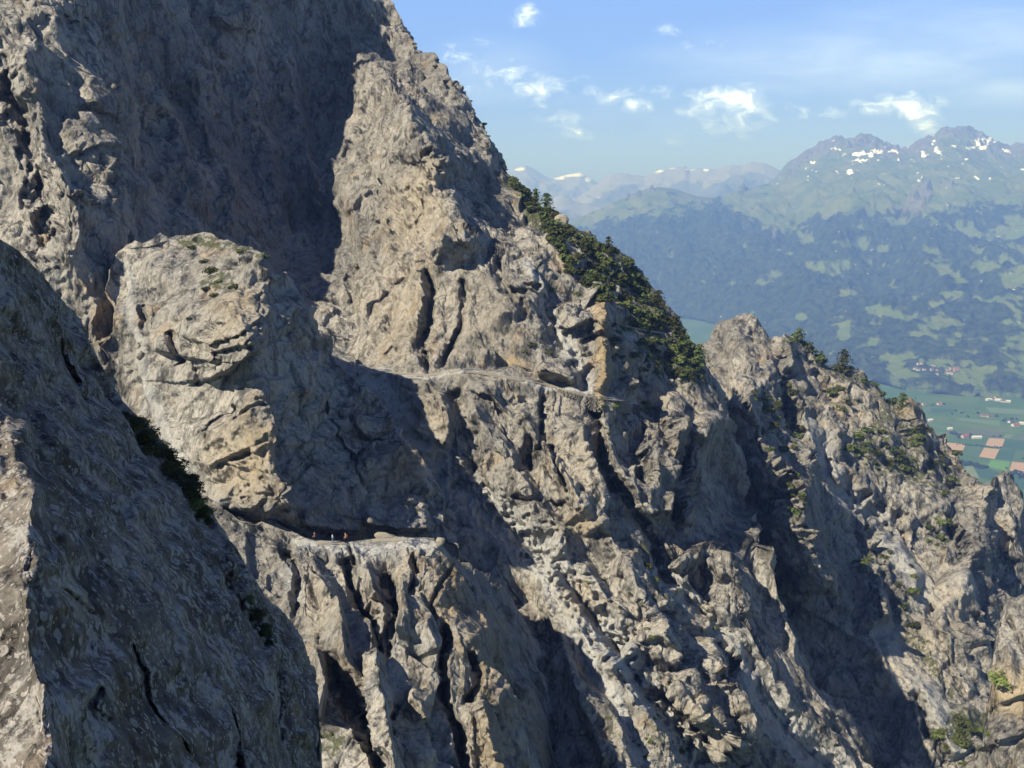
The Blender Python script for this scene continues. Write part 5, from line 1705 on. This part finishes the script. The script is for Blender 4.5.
CUMULUS = [(733, 100, 46, 14, 1.0), (745, 108, 60, 20, 0.85), (700, 98, 18, 7, 0.6), (905, 107, 34, 12, 1.0), (872, 110, 30, 9, 0.8), (840, 114, 34, 8, 0.55), (925, 126, 20, 8, 0.8),
           (612, 96, 28, 12, 0.75), (630, 104, 22, 9, 0.8), (590, 84, 20, 9, 0.5), (655, 92, 26, 8, 0.5), (545, 92, 24, 12, 0.8), (490, 78, 46, 20, 0.62), (463, 58, 24, 12, 0.6), (484, 44, 16, 9, 0.5),
           (561, 119, 24, 8, 0.7), (580, 132, 22, 9, 0.75), (527, 16, 13, 10, 0.6), (674, 144, 24, 12, 0.5), (667, 32, 14, 7, 0.45), (700, 44, 26, 9, 0.45), (720, 128, 60, 20, 0.42), (1010, 112, 16, 8, 0.3)]
VEIL = [(880, 62, 260, 46, 1.0), (960, 40, 200, 50, 0.8), (760, 56, 150, 22, 0.7), (1010, 88, 160, 30, 0.8), (760, 150, 700, 90, 0.4), (640, 180, 500, 60, 0.3), (980, 20, 120, 30, 0.5), (490, 80, 90, 46, 0.6)]
cu = clouds([(a, b, 1.5 * c, 1.6 * d, e) for a, b, c, d, e in CUMULUS])
nz = wnoise(38, 1.8, 8, 0.66, 0.6)
nz2 = wnoise(14, 1.6, 4, 0.5, 0.0, 3.1)
cm = wmath('ADD', cu, wmath('MULTIPLY', wmath('SUBTRACT', wmath('ADD', wmath('MULTIPLY', nz, 0.65), wmath('MULTIPLY', nz2, 0.35)), 0.5), 3.2))
mr = wt.nodes.new('ShaderNodeMapRange')
mr.interpolation_type = 'SMOOTHSTEP'
mr.inputs[1].default_value = 0.12
mr.inputs[2].default_value = 1.05
wt.links.new(cm, mr.inputs[0])
dens = wmath('MULTIPLY', mr.outputs[0], wmath('MULTIPLY', cu, 4.0, clamp=True))
ve = clouds(VEIL)
vn = wnoise(9, 4.5, 8, 0.62, 0.5, 7.7)
mr2 = wt.nodes.new('ShaderNodeMapRange')
mr2.interpolation_type = 'SMOOTHSTEP'
mr2.inputs[1].default_value = 0.30
mr2.inputs[2].default_value = 0.75
wt.links.new(vn, mr2.inputs[0])
vd = wmath('MULTIPLY', wmath('MULTIPLY', wmath('MULTIPLY_ADD', mr2.outputs[0], 0.6, 0.4), ve), 0.55)
hz_r = wt.nodes.new('ShaderNodeMapRange')
hz_r.interpolation_type = 'SMOOTHSTEP'
hz_r.inputs[1].default_value = 0.15
hz_r.inputs[2].default_value = 0.0
hz_r.inputs[3].default_value = 0.0
hz_r.inputs[4].default_value = 0.22
wt.links.new(V, hz_r.inputs[0])
tot = wmath('MAXIMUM', wmath('MAXIMUM', wmath('MULTIPLY', dens, 0.9), vd), hz_r.outputs[0])
tot = wmath('MULTIPLY', tot, 1.0, clamp=True)
em = wt.nodes.new('ShaderNodeEmission')
ec = wt.nodes.new('ShaderNodeMix')
ec.data_type = 'RGBA'
wt.links.new(tot, ec.inputs[0])
ec.inputs[6].default_value = (0.125, 0.235, 0.60, 1)
ec.inputs[7].default_value = (0.70, 0.82, 1.0, 1)
wt.links.new(ec.outputs[2], em.inputs['Color'])
wt.links.new(wmath('MULTIPLY_ADD', hz_r.outputs[0], 0.0, 1.75), em.inputs['Strength'])
tr = wt.nodes.new('ShaderNodeBsdfTransparent')
ms = wt.nodes.new('ShaderNodeMixShader')
wt.links.new(wmath('MAXIMUM', tot, 0.5), ms.inputs[0])
wt.links.new(tr.outputs[0], ms.inputs[1])
wt.links.new(em.outputs[0], ms.inputs[2])
om = wt.nodes.new('ShaderNodeOutputMaterial')
wt.links.new(ms.outputs[0], om.inputs['Surface'])
az, el = np.meshgrid(np.radians(np.linspace(-48, 48, 49)), np.radians(np.linspace(-2, 40, 22)), indexing='ij')
grid_mesh('sky', 60000 * np.stack([np.sin(az) * np.cos(el), np.cos(az) * np.cos(el), np.sin(el)], -1), SKM)

SC.view_settings.view_transform = 'Standard'
SC.view_settings.look = 'None'
SC.view_settings.exposure = 0.85
SC.view_settings.gamma = 1.0
SC.view_settings.use_curve_mapping = False
SC.render.engine = 'CYCLES'
SC.cycles.max_bounces = 5
SC.cycles.diffuse_bounces = 1
SC.cycles.volume_bounces = 0
SC.cycles.use_denoising = True
SC.render.film_transparent = False
